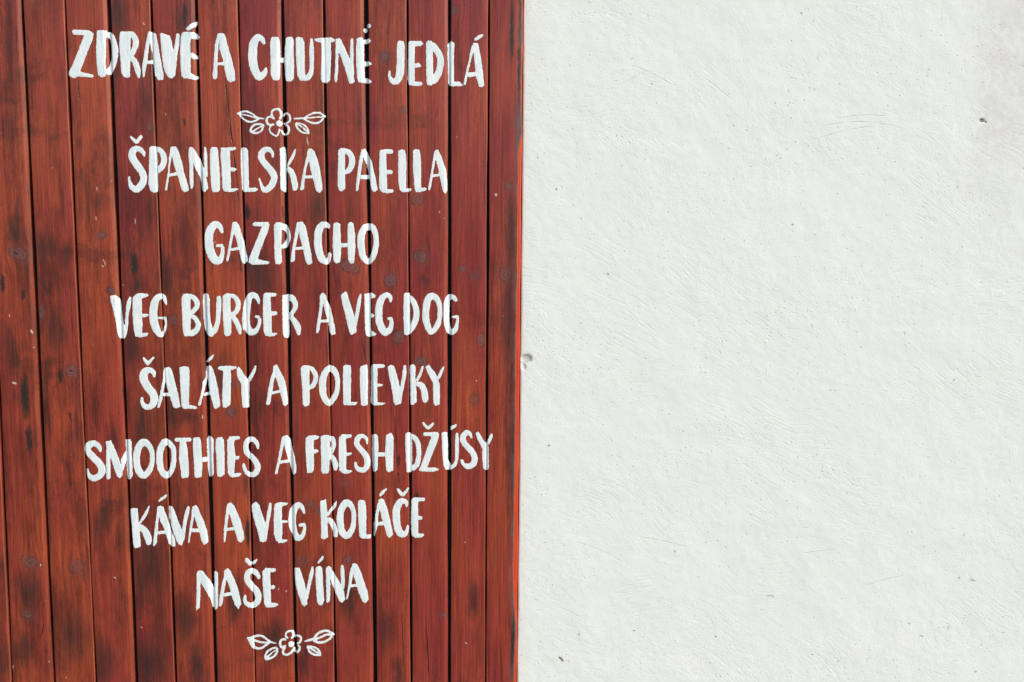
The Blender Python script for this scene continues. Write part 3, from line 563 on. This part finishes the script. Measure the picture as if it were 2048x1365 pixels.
zs = np.concatenate([np.arange(Z0, 0.85, 0.08), np.arange(0.85, 2.25, 0.0125), np.arange(2.25, Z1 + .01, 0.06)])
for i in range(NB):
    l = left_x(i, zs); r = right_x(i, zs); bw, bd = bevel_of(i)
    cols = [(l, None, 0.016), (l, None, 0.0012), (l + 0.0006, None, 0.0003), (l + 0.0014, None, 0.0)]
    for t in (0.25, 0.5, 0.75): cols.append((l + 0.0014 + (r - bw - l - 0.0014) * t, None, 0.0))
    for t in (0.0, 0.12, 0.25, 0.4, 0.55, 0.7, 0.85, 1.0): cols.append((r - bw * (1 - t), None, bd * t ** 1.35))
    cols.append((r, None, 0.016))
    V = []; n = len(zs)
    for (cx, _, dy) in cols:
        fy = face_y(i, cx, zs) + dy if dy < 0.015 else np.full(n, dy)
        V += list(zip(cx, fy, zs))
    F = [(a * n + b, (a + 1) * n + b, (a + 1) * n + b + 1, a * n + b + 1) for a in range(len(cols) - 1) for b in range(n - 1)]
    F.append(tuple(a * n for a in range(len(cols)))[::-1]); F.append(tuple(a * n + n - 1 for a in range(len(cols))))
    F += [((len(cols) - 1) * n + b, b, b + 1, (len(cols) - 1) * n + b + 1) for b in range(n - 1)]
    o = mesh_obj('board', V, F, wood_material(i), panel, smooth=False, origin=ORG)
    ps = np.array([len(p.vertices) == 4 for p in o.data.polygons]); ps[-(n - 1):] = False
    o.data.polygons.foreach_set('use_smooth', ps.tolist())
    o.data.set_sharp_from_angle(angle=math.radians(40))
    hl_val = []
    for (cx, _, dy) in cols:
        hl_val += [0.0 if dy == 0 or dy > 0.015 else (0.55 if bw < 0.003 else 0.16)] * n  # strength of the painted highlight: narrow bevels stronger than wide ones
    at = o.data.attributes.new('edge_highlight', 'FLOAT', 'POINT'); at.data.foreach_set('value', hl_val)
    if i == NB - 1: o['label'] = 'outermost board with a chipped, blackened right edge'

# dark space behind the open joints
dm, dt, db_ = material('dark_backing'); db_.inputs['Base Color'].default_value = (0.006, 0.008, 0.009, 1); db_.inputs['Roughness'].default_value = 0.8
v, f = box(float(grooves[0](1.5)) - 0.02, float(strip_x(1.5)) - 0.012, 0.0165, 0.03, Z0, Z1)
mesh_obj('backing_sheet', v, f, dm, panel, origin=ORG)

# freshly painted orange edge lath beyond the last board
om, ot, ob = material('orange_paint')
oc = objcoord(ot); on = ot.noise(ot.mapping(oc, sc=(1, 1, .15)), 120.0, 4)
ob.inputs['Roughness'].default_value = 0.32
ot.l.new(ot.mix(ot.ramp(on, .3, .75), (0.74, 0.075, 0.016), (0.55, 0.050, 0.018)), ob.inputs['Base Color'])
bump(ot, on, 0.4, 0.0006, ob)
zz = np.arange(Z0, Z1 + .001, 0.02); V = []; n = len(zz)
sx = strip_x(zz) + 0.0003 * np.sin(zz * 31) + 0.0002 * np.sin(zz * 77)
for (dx, y) in ((-0.022, 0.016), (-0.022, 0.0048), (-0.0022, 0.0040), (-0.0005, 0.0046), (0.0, 0.0062), (0.0, 0.016)): V += list(zip(sx + dx, np.full(n, y), zz))
F = [(a * n + b, (a + 1) * n + b, (a + 1) * n + b + 1, a * n + b + 1) for a in range(5) for b in range(n - 1)]
F += [(0 * n + b, b + 1, 5 * n + b + 1, 5 * n + b) for b in range(n - 1)] + [tuple(a * n for a in range(6))[::-1], tuple(a * n + n - 1 for a in range(6))]
o = mesh_obj('edge_strip', V, F, om, panel, origin=ORG)
o['label'] = 'bright orange painted strip along the right edge'

# ------------------------------------------------------------------ painted lettering
pm_, pt, pb = material('white_brush_paint')
pc = objcoord(pt)
pn = pt.noise(pt.mapping(pc, sc=(1, 1, 0.10)), 330.0, 3, 0.6); pn2 = pt.noise(pt.mapping(pc, sc=(1, 1, .5)), 60.0, 3, 0.6)
thin = pt.ramp(pt.math('ADD', pt.math('MULTIPLY', pn, 0.6), pt.math('MULTIPLY', pn2, 0.7)), 0.52, 0.84)
pt.l.new(pt.mix(thin, (0.80, 0.86, 0.845), (0.66, 0.78, 0.79)), pb.inputs['Base Color'])
pg = pt.noise(pt.mapping(pc, sc=(1, 1, 0.03)), 420.0, 3, 0.6)
bare = pt.math('MULTIPLY', pt.ramp(pt.noise(pt.mapping(pc, sc=(1, 1, 0.25)), 520.0, 3, 0.6), 0.66, 0.72), pt.ramp(pt.noise(pc, 38.0, 2), 0.50, 0.66))
pcol = pt.mix(thin, (0.83, 0.875, 0.84), (0.67, 0.77, 0.765))
pcol = pt.mix(pt.math('MULTIPLY', pt.ramp(pg, 0.52, 0.72), 0.30), pcol, (0.55, 0.60, 0.61))
pt.l.new(pt.mix(pt.math('MULTIPLY', bare, 0.75), pcol, (0.25, 0.10, 0.08)), pb.inputs['Base Color'])
pb.inputs['Roughness'].default_value = 0.5
bump(pt, pt.math('ADD', pt.math('ADD', pn, pg), pt.math('MULTIPLY', pn2, 0.7)), 0.4, 0.0006, pb)

def catmull(pts, closed=False, k=5):
    p = np.array(pts, float)
    if len(p) < 3: return p
    a = np.vstack([p[-2] if closed else 2 * p[0] - p[1], p, p[1] if closed else 2 * p[-1] - p[-2]])
    out = []
    for i in range(1, len(a) - 2):
        for t in np.arange(k) / k:
            out.append(0.5 * ((2 * a[i]) + (-a[i-1] + a[i+1]) * t + (2*a[i-1] - 5*a[i] + 4*a[i+1] - a[i+2]) * t*t + (-a[i-1] + 3*a[i] - 3*a[i+1] + a[i+2]) * t**3))
    out.append(p[-1]); out = np.array(out); out[:, 2] = np.clip(out[:, 2], p[:, 2].min(), p[:, 2].max())
    return out
def sdf_stroke(X, Y, pts):
    p = np.array(pts, float).copy()
    closed = np.hypot(*(p[0, :2] - p[-1, :2])) < 1e-3
    if not closed:
        for (a, b) in ((0, 1), (-1, -2)):
            d = p[b, :2] - p[a, :2]; L = np.hypot(*d); c = min(p[a, 2] * 0.30, L * 0.6)
            p[a, :2] += d / L * c
    q = catmull(p, closed)
    D = np.full(X.shape, 1e9)
    for a, b in zip(q[:-1], q[1:]):
        e = b[:2] - a[:2]; LL = max(e @ e, 1e-9)
        t = np.clip(((X - a[0]) * e[0] + (Y - a[1]) * e[1]) / LL, 0, 1)
        D = np.minimum(D, np.hypot(X - a[0] - t * e[0], Y - a[1] - t * e[1]) - (a[2] + t * (b[2] - a[2])) / 2)
    return D
def sdf_poly(X, Y, pts):
    p = np.array(pts, float); D = np.full(X.shape, 1e9); ins = np.zeros(X.shape, bool)
    for a, b in zip(p, np.roll(p, -1, 0)):
        e = b - a; LL = max(e @ e, 1e-9)
        t = np.clip(((X - a[0]) * e[0] + (Y - a[1]) * e[1]) / LL, 0, 1)
        D = np.minimum(D, np.hypot(X - a[0] - t * e[0], Y - a[1] - t * e[1]))
        if abs(b[1] - a[1]) > 1e-9:
            ins ^= ((a[1] > Y) != (b[1] > Y)) & (X < (b[0] - a[0]) * (Y - a[1]) / (b[1] - a[1]) + a[0])
    return np.where(ins, -D, D)
def blur(a):
    b = np.pad(a, 1, mode='edge')
    a = (b[:-2] + 2 * b[1:-1] + b[2:]) / 4
    return (a[:, :-2] + 2 * a[:, 1:-1] + a[:, 2:]) / 4
nrs = np.random.RandomState(3)
NOI = nrs.rand(64, 64)
def vnoise(x, y):
    xi = np.floor(x).astype(int); yi = np.floor(y).astype(int); u = x - xi; v = y - yi
    u = u * u * (3 - 2 * u); v = v * v * (3 - 2 * v)
    g_ = lambda a, b: NOI[a % 64, b % 64]
    return (g_(xi, yi) * (1-u) + g_(xi+1, yi) * u) * (1-v) + (g_(xi, yi+1) * (1-u) + g_(xi+1, yi+1) * u) * v

def paint_mesh(name, shapes, parent, ox, oy, s):
    """A brushed shape as a thin skin of paint that follows boards, bevels and joints."""
    sh = []
    for t in shapes.split('|'):
        a = t.split(); k = a[0]; nmb = np.array(a[1:], float)
        if k == 'P': q = nmb.reshape(-1, 2) / s + (ox, oy)
        else:
            q = nmb.reshape(-1, 3) / s; q[:, :2] += (ox, oy)
            if name.startswith('painted_'): q[:, 2] *= 0.80
        sh.append((k, q))
    allp = np.vstack([np.vstack([q[:, :2] - (q[:, 2:3] / 2 if k == 'S' else 0), q[:, :2] + (q[:, 2:3] / 2 if k == 'S' else 0)]) for k, q in sh])
    x0, y0 = np.floor(allp.min(0)) - 4; x1, y1 = np.ceil(allp.max(0)) + 4
    st = 0.9
    gx = np.arange(x0, x1, st); gy = np.arange(y0, y1, st)
    X, Y = np.meshgrid(gx, gy, indexing='ij')
    D = np.full(X.shape, 1e9)
    for k, q in sh: D = np.minimum(D, sdf_stroke(X, Y, q) if k == 'S' else sdf_poly(X, Y, q))
    D = blur(D)
    # ragged brush edges
    D += (vnoise(X * 0.55, Y * 0.22) - 0.5) * 1.0 + (vnoise(X * 0.9 + 9, Y * 0.9) - 0.5) * 0.7
    D = np.where((X < x0 + 1) | (X > x1 - 2) | (Y < y0 + 1) | (Y > y1 - 2), np.maximum(D, 1), D)
    verts = {}; VX = []; VY = []; VD = []; F = []
    nx, ny = X.shape
    def vert(i, j):
        k = (i, j, -1)
        if k not in verts: verts[k] = len(VX); VX.append(X[i, j]); VY.append(Y[i, j]); VD.append(D[i, j])
        return verts[k]
    def cross(i, j, a, b):
        k = (i, j, a, b) if (i, j) < (a, b) else (a, b, i, j)
        if k not in verts:
            t = D[i, j] / (D[i, j] - D[a, b]); t = min(max(t, 0.02), 0.98)
            verts[k] = len(VX); VX.append(X[i, j] + (X[a, b] - X[i, j]) * t); VY.append(Y[i, j] + (Y[a, b] - Y[i, j]) * t); VD.append(0.0)
        return verts[k]
    ins = D < 0
    any_ = ins[:-1, :-1] | ins[1:, :-1] | ins[:-1, 1:] | ins[1:, 1:]
    for i, j in zip(*np.nonzero(any_)):
        i = int(i); j = int(j)
        cs = ((i, j), (i + 1, j), (i + 1, j + 1), (i, j + 1)); poly = []
        for a in range(4):
            c0 = cs[a]; c1 = cs[(a + 1) % 4]
            if ins[c0]: poly.append(vert(*c0))
            if ins[c0] != ins[c1]: poly.append(cross(*c0, *c1))
        if len(poly) > 2: F.append(tuple(poly))
    VX = np.array(VX); VY = np.array(VY); VD = np.array(VD)
    wx, wz = unproj(VX, VY)
    dep = drape(wx, wz)
    # where wet paint pooled in a joint its skin is rounded, not sharp
    dep = 0.5 * dep + 0.25 * (drape(wx - 0.0009, wz) + drape(wx + 0.0009, wz))
    lift = 0.00012 + 0.00022 * np.clip(-VD / 3.0, 0, 1) + 0.00030 * (vnoise(VX * 0.6, VY * 0.12) - .3)
    raise_ = np.where(dep > 0.0012, 0.0004, 0.0)
    V = np.stack([wx, dep - np.maximum(lift, 0.0001) - raise_, wz], -1)
    return mesh_obj(name, V, F, pm_, parent, smooth=True, origin=ORG)

cur = None; ox = oy = 0; s = 1
for ln in LETTERS.strip().splitlines():
    if ln.startswith('@'):
        _, ox, oy, s = ln.split(); ox, oy, s = float(ox), float(oy), float(s)
    elif ln.startswith('W ') or ln.startswith('F '):
        orn = ln[0] == 'F'
        cur = bpy.data.objects.new('painted_ornament' if orn else 'painted_word', None)
        link(cur, panel)
        cur['label'] = 'white painted flower between four leaves' if orn else 'white painted word ' + ln[2:]
    else:
        nm, sp_ = ln.split('|', 1)
        orn = nm in ('leaf', 'flower')
        o = paint_mesh(('painted_' + nm) if orn else 'letter', sp_, cur, ox, oy, s)
        if not orn: o['label'] = 'white letter ' + nm

# ------------------------------------------------------------------ plaster wall
wm, wt, wb = material('white_plaster')
wc = objcoord(wt)
wd = wt.vmath('SUBTRACT', wt.noise(wc, 4.0, 1, col=True), (0.5, 0.5, 0.5))
wcd = wt.vmath('ADD', wc, wt.vmath('SCALE', wd, scale=0.10))
WX0 = float(strip_x(1.5))
fine = wt.noise(wc, 260.0, 4, 0.65)
mid = wt.noise(wc, 85.0, 3, 0.55)
coarse = wt.noise(wcd, 22.0, 3, 0.5)
lowm = wt.noise(wc, 3.2, 3, 0.5)
def streak(ang, fr, loc, lo, hi, mscale=3.0, thr=(0.50, 0.66)):
    v = wt.mapping(wcd, rot=(0, math.radians(ang), 0))
    v = wt.mapping(v, loc=loc, sc=(0.055, 1, 1))
    nz = wt.noise(v, fr, 3, 0.65)
    mk = wt.ramp(wt.noise(wt.mapping(wc, loc=loc), mscale, 4, 0.62), lo, hi)
    return wt.math('MULTIPLY', wt.ramp(nz, thr[0], thr[1]), mk)
s1 = streak(-33, 250, (3.1, 0, 1.7), 0.46, 0.64)
s2 = streak(-24, 190, (7.7, 0, 4.2), 0.48, 0.66, 2.3)
s3 = streak(6, 230, (1.3, 0, 9.9), 0.50, 0.68, 2.8)
s4 = streak(-48, 230, (5.9, 0, 6.1), 0.52, 0.70, 2.6)
st = wt.math('MAXIMUM', wt.math('MAXIMUM', s1, s2), wt.math('MAXIMUM', s3, s4))
# long curved trowel scratches seen on the wall: circle centre, radius (px), half chord direction / reach
ARCS = [((1090, 640), 520, (1436, 175), 40), ((1010, 720), 640, (1310, 150), 44), ((1700, 620), 380, (1728, 245), 90), ((1725, 600), 350, (1730, 232), 60),
        ((1760, 730), 490, (1690, 262), 70), ((1400, 560), 0, (0, 0), 0), ((1290, 900), 0, (0, 0), 0), ((1180, 1650), 620, (1330, 1085), 60), ((1000, 1550), 560, (1200, 1105), 60),
        ((1000, 1500), 330, (1150, 1230), 36), ((1700, 2200), 1100, (1640, 1104), 40), ((1880, 1700), 520, (1770, 1165), 50), ((1500, 560), 460, (1270, 155), 30)]
arc = None
for (c_, rr, mid_, reach) in ARCS:
    if not rr: continue
    cx, cz = P2(*c_); mx, mz = P2(*mid_)
    rr = math.hypot(mx - cx, mz - cz)
    v = wt.vmath('SUBTRACT', wt.vmath('ADD', wc, wt.vmath('SCALE', wd, scale=0.012)), (cx - WX0, 0, cz)); v = wt.vmath('MULTIPLY', v, (1, 0, 1))
    d = wt.math('ABSOLUTE', wt.math('SUBTRACT', wt.vmath('LENGTH', v), rr))
    u = wt.vmath('LENGTH', wt.vmath('MULTIPLY', wt.vmath('SUBTRACT', wc, (mx - WX0, 0, mz)), (1, 0, 1)))
    k = wt.math('MULTIPLY', wt.ramp(d, 0.0011, 0.0003), wt.ramp(u, reach * .00105, reach * .0006))
    arc = k if arc is None else wt.math('MAXIMUM', arc, k)
arc = wt.math('MULTIPLY', arc, wt.ramp(mid, 0.35, 0.55, 0.35, 1.0))
# pinholes
vo = wt.new('ShaderNodeTexVoronoi'); vo.inputs['Scale'].default_value = 95.0; vo.inputs['Randomness'].default_value = 1.0
wt.l.new(wt.mapping(wcd, sc=(1, 0, 1)), vo.inputs['Vector'])
sr = wt.new('ShaderNodeSeparateColor'); wt.l.new(vo.outputs['Color'], sr.inputs[0])
dens = wt.ramp(wt.noise(wc, 4.5, 3, 0.6), 0.36, 0.66)
pin = wt.math('MULTIPLY', wt.ramp(vo.outputs['Distance'], 0.17, 0.07), wt.ramp(wt.math('ADD', sr.outputs[0], wt.math('MULTIPLY', dens, 0.50)), 0.86, 0.98))
vo2 = wt.new('ShaderNodeTexVoronoi'); vo2.inputs['Scale'].default_value = 16.0
wt.l.new(wt.mapping(wc, sc=(1, 0, 1)), vo2.inputs['Vector'])
sr2 = wt.new('ShaderNodeSeparateColor'); wt.l.new(vo2.outputs['Color'], sr2.inputs[0])
pin2 = wt.math('MULTIPLY', wt.ramp(vo2.outputs['Distance'], 0.045, 0.022), wt.ramp(sr2.outputs[1], 0.70, 0.74))
# chips where the mortar shows: x, y, rx, ry, angle, brownness
HOLES = [(1053, 719, 11, 8.5, 0, .35), (1047, 733, 5, 8, -30, .15), (1968, 240, 5, 4, 0, 1.), (1974, 243, 4, 1.8, 30, .9), (1122, 1322, 2.4, 6.5, -38, 1.), (1912, 761, 3, 1.8, 0, .6), (1098, 893, 2.2, 1.8, 0, .7),
         (1843, 1009, 2, 1.4, 0, .6), (1434, 1277, 2.2, 2.2, 0, .7), (1269, 1265, 2.2, 2.8, 0, .5), (1350, 1106, 1.5, 3, 0, .5), (1947, 1164, 6.0, 2.0, 0, .35), (1921, 1160, 1.3, 4, 6, .4),
         (1899, 1260, 1.6, 6, 12, .3), (1931, 1072, 1.4, 4.5, 12, .35), (1845, 1276, 4, 1.8, 20, .4), (1304, 168, 2.4, 1.5, 0, .5), (1158, 1273, 2, 4, 20, .3), (1541, 1196, 9, 3, 0, .05), (1442, 1356, 2, 1.6, 0, .7),
         (1953, 1348, 3, 2, 10, .4), (1627, 1313, 2, 1.6, 0, .5), (1679, 1326, 2.4, 1.6, 0, .5), (1861, 139, 2, 1.5, 0, .4), (1857, 152, 2, 1.4, 0, .4)]
hj = wt.vmath('ADD', wc, wt.vmath('MULTIPLY', wt.vmath('SUBTRACT', wt.noise(wc, 180.0, 3, col=True), (0.5, 0.5, 0.5)), (0.007, 0, 0.007)))
hcol = None; hdep = None
for (px, py, rx, ry, a, br) in HOLES:
    x, z = P2(px, py)
    v = wt.mapping(hj, loc=(x - WX0, 0, z), rot=(0, math.radians(a), 0), sc=(rx * .001, 1, ry * .001), typ='TEXTURE')
    d = wt.vmath('LENGTH', wt.vmath('MULTIPLY', v, (1, 0, 1)))
    k = wt.ramp(d, 1.15, 0.75)
    kc = wt.math('MULTIPLY', k, br)
    hcol = kc if hcol is None else wt.math('MAXIMUM', hcol, kc)
    hdep = k if hdep is None else wt.math('MAXIMUM', hdep, k)
wbase = wt.mix(wt.ramp(lowm, 0.3, 0.7), (0.775, 0.812, 0.740), (0.802, 0.820, 0.758))
wbase = wt.mix(wt.math('MULTIPLY', wt.ramp(coarse, .4, .65), 0.25), wbase, (0.735, 0.785, 0.72))
# pinkish grey damp stain in the upper right
x, z = P2(2030, 60)
v = wt.mapping(wcd, loc=(x - WX0, 0, z), sc=(0.10, 1, 0.46), typ='TEXTURE'); d = wt.vmath('LENGTH', wt.vmath('MULTIPLY', v, (1, 0, 1)))
wbase = wt.mix(wt.math('MULTIPLY', wt.ramp(wt.math('ADD', d, wt.math('MULTIPLY_ADD', coarse, 0.8, -0.4)), 1.15, 0.2), wt.ramp(mid, 0.3, 0.65, 0.35, 0.9)), wbase, (0.70, 0.675, 0.64))
wbase = wt.mix(wt.math('MULTIPLY', pin, 0.42), wbase, (0.30, 0.29, 0.26))
wbase = wt.mix(wt.math('MULTIPLY', pin2, 0.55), wbase, (0.24, 0.20, 0.17))
wbase = wt.mix(wt.math('MULTIPLY', arc, 0.30), wbase, (0.45, 0.45, 0.42))
wbase = wt.mix(hcol, wbase, wt.mix(wt.ramp(fine, .35, .6), (0.10, 0.07, 0.055), (0.34, 0.28, 0.23)))
wt.l.new(wbase, wb.inputs['Base Color'])
wb.inputs['Roughness'].default_value = 0.85
wb.inputs['Specular IOR Level'].default_value = 0.25
rough_ = wt.ramp(lowm, 0.35, 0.65, 0.55, 1.15)
h = wt.math('MULTIPLY', wt.math('ADD', wt.math('MULTIPLY', fine, 0.60), wt.math('MULTIPLY', mid, 0.62)), rough_)
h = wt.math('ADD', h, wt.math('MULTIPLY', coarse, 0.45))
vg = wt.new('ShaderNodeTexVoronoi'); vg.inputs['Scale'].default_value = 230.0
wt.l.new(wt.mapping(wt.vmath('ADD', wc, wt.vmath('SCALE', wd, scale=0.02)), rot=(0, math.radians(-30), 0), sc=(0.62, 0, 1)), vg.inputs['Vector'])
sg = wt.new('ShaderNodeSeparateColor'); wt.l.new(vg.outputs['Color'], sg.inputs[0])
patch = wt.ramp(wt.noise(wt.mapping(wc, rot=(0, math.radians(-35), 0), sc=(.5, 1, 1)), 6.0, 5, 0.68), 0.42, 0.66)
gran = wt.math('MULTIPLY', wt.math('MULTIPLY', wt.ramp(vg.outputs['Distance'], 0.42, 0.10), wt.ramp(sg.outputs[0], 0.45, 0.9)), patch)
wdark = wt.mix(wt.math('MULTIPLY', wt.math('MULTIPLY', gran, wt.ramp(sg.outputs[1], .3, .9)), 0.30), wbase, (0.36, 0.35, 0.31))
wt.l.new(wdark, wb.inputs['Base Color'])
h = wt.math('SUBTRACT', h, wt.math('MULTIPLY', gran, 0.55))
h = wt.math('SUBTRACT', h, wt.math('MULTIPLY', st, 0.30))
h = wt.math('SUBTRACT', h, wt.math('MULTIPLY', arc, 0.5))
h = wt.math('SUBTRACT', h, wt.math('MULTIPLY', pin, 0.8))
h = wt.math('SUBTRACT', h, wt.math('MULTIPLY', pin2, 1.0))
h = wt.math('SUBTRACT', h, wt.math('MULTIPLY', hdep, 2.0))
bump(wt, h, 0.7, 0.0014, wb)

plaster = bpy.data.objects.new('plaster_wall', None)
WY = 0.0075
def wall_x0(z): return strip_x(z) + 0.0019
us = np.concatenate([[0, 0.0008, 0.0018], np.arange(0.004, 1.235, 0.0036), [1.3, 1.8, 2.6, 3.4]])
zw = np.concatenate([[0.0, 0.4, 0.65], np.arange(0.775, 2.335, 0.0036), [2.4, 2.62, 3.0, 3.4]])
U, ZZ = np.meshgrid(us, zw, indexing='ij')
k = np.clip((ZZ - 0.2) / 2.4, 0, 1)
Xw = wall_x0(np.clip(ZZ, Z0, Z1)) + U
Yw = WY + 0.0014 * (vnoise(U * 7 + 3, ZZ * 7) - .5) + 0.0011 * (vnoise(U * 21, ZZ * 24 + 5) - .5) + 0.0005 * (vnoise(U * 75, ZZ * 75) - .5) + 0.0012 * np.exp(-U / 0.010)
for (px, py, rx, ry, a, br) in HOLES[:5]:
    x, z = P2(px, py)
    Yw += 0.0045 * np.clip(1 - ((Xw - x) ** 2 / (rx * .001) ** 2 + (ZZ - z) ** 2 / (ry * .001) ** 2) * 0.8, 0, 1) ** .6 * min(1, rx / 8)
Yw = np.where(U < 0.0009, np.maximum(Yw, WY + 0.002), Yw)
nu, nz_ = U.shape
V = np.stack([Xw, Yw, ZZ], -1).reshape(-1, 3)
idx = np.arange(nu * nz_).reshape(nu, nz_)
F = np.stack([idx[:-1, :-1], idx[1:, :-1], idx[1:, 1:], idx[:-1, 1:]], -1).reshape(-1, 4).tolist()
# the reveal beside the planking
base = len(V); ext = np.stack([Xw[0], np.full(nz_, 0.05), ZZ[0]], -1); V = np.vstack([V, ext])
F += [(base + b, int(idx[0, b]), int(idx[0, b + 1]), base + b + 1) for b in range(nz_ - 1)]
# body of the wall behind, left of and over the planking
XL = float(grooves[0](1.5)) - 0.012
for b_ in (box(XL - 3.0, float(Xw.max()), 0.05, 0.35, 0, 3.4), box(XL - 3.0, XL, WY, 0.05, 0, 3.4), box(XL, float(Xw[0].max()), WY, 0.05, Z1 + 0.003, 3.4)):
    o_ = len(V); V = np.vstack([V, np.array(b_[0])]); F += [tuple(q + o_ for q in ff) for ff in b_[1]]
wall = mesh_obj('plaster_wall', V, F, wm, None, origin=(WX0, 0, 0))
bpy.data.objects.remove(plaster)
wall.name = 'plaster_wall'
wall.location = (WX0, 0, 0)
sm_ = np.zeros(len(wall.data.polygons), bool); sm_[:(nu - 1) * (nz_ - 1)] = True
wall.data.polygons.foreach_set('use_smooth', sm_.tolist())
wall['label'] = 'off-white rough plastered wall with small pits and trowel marks, right of the wooden panel'
wall['category'] = 'wall'
wall['kind'] = 'thing'
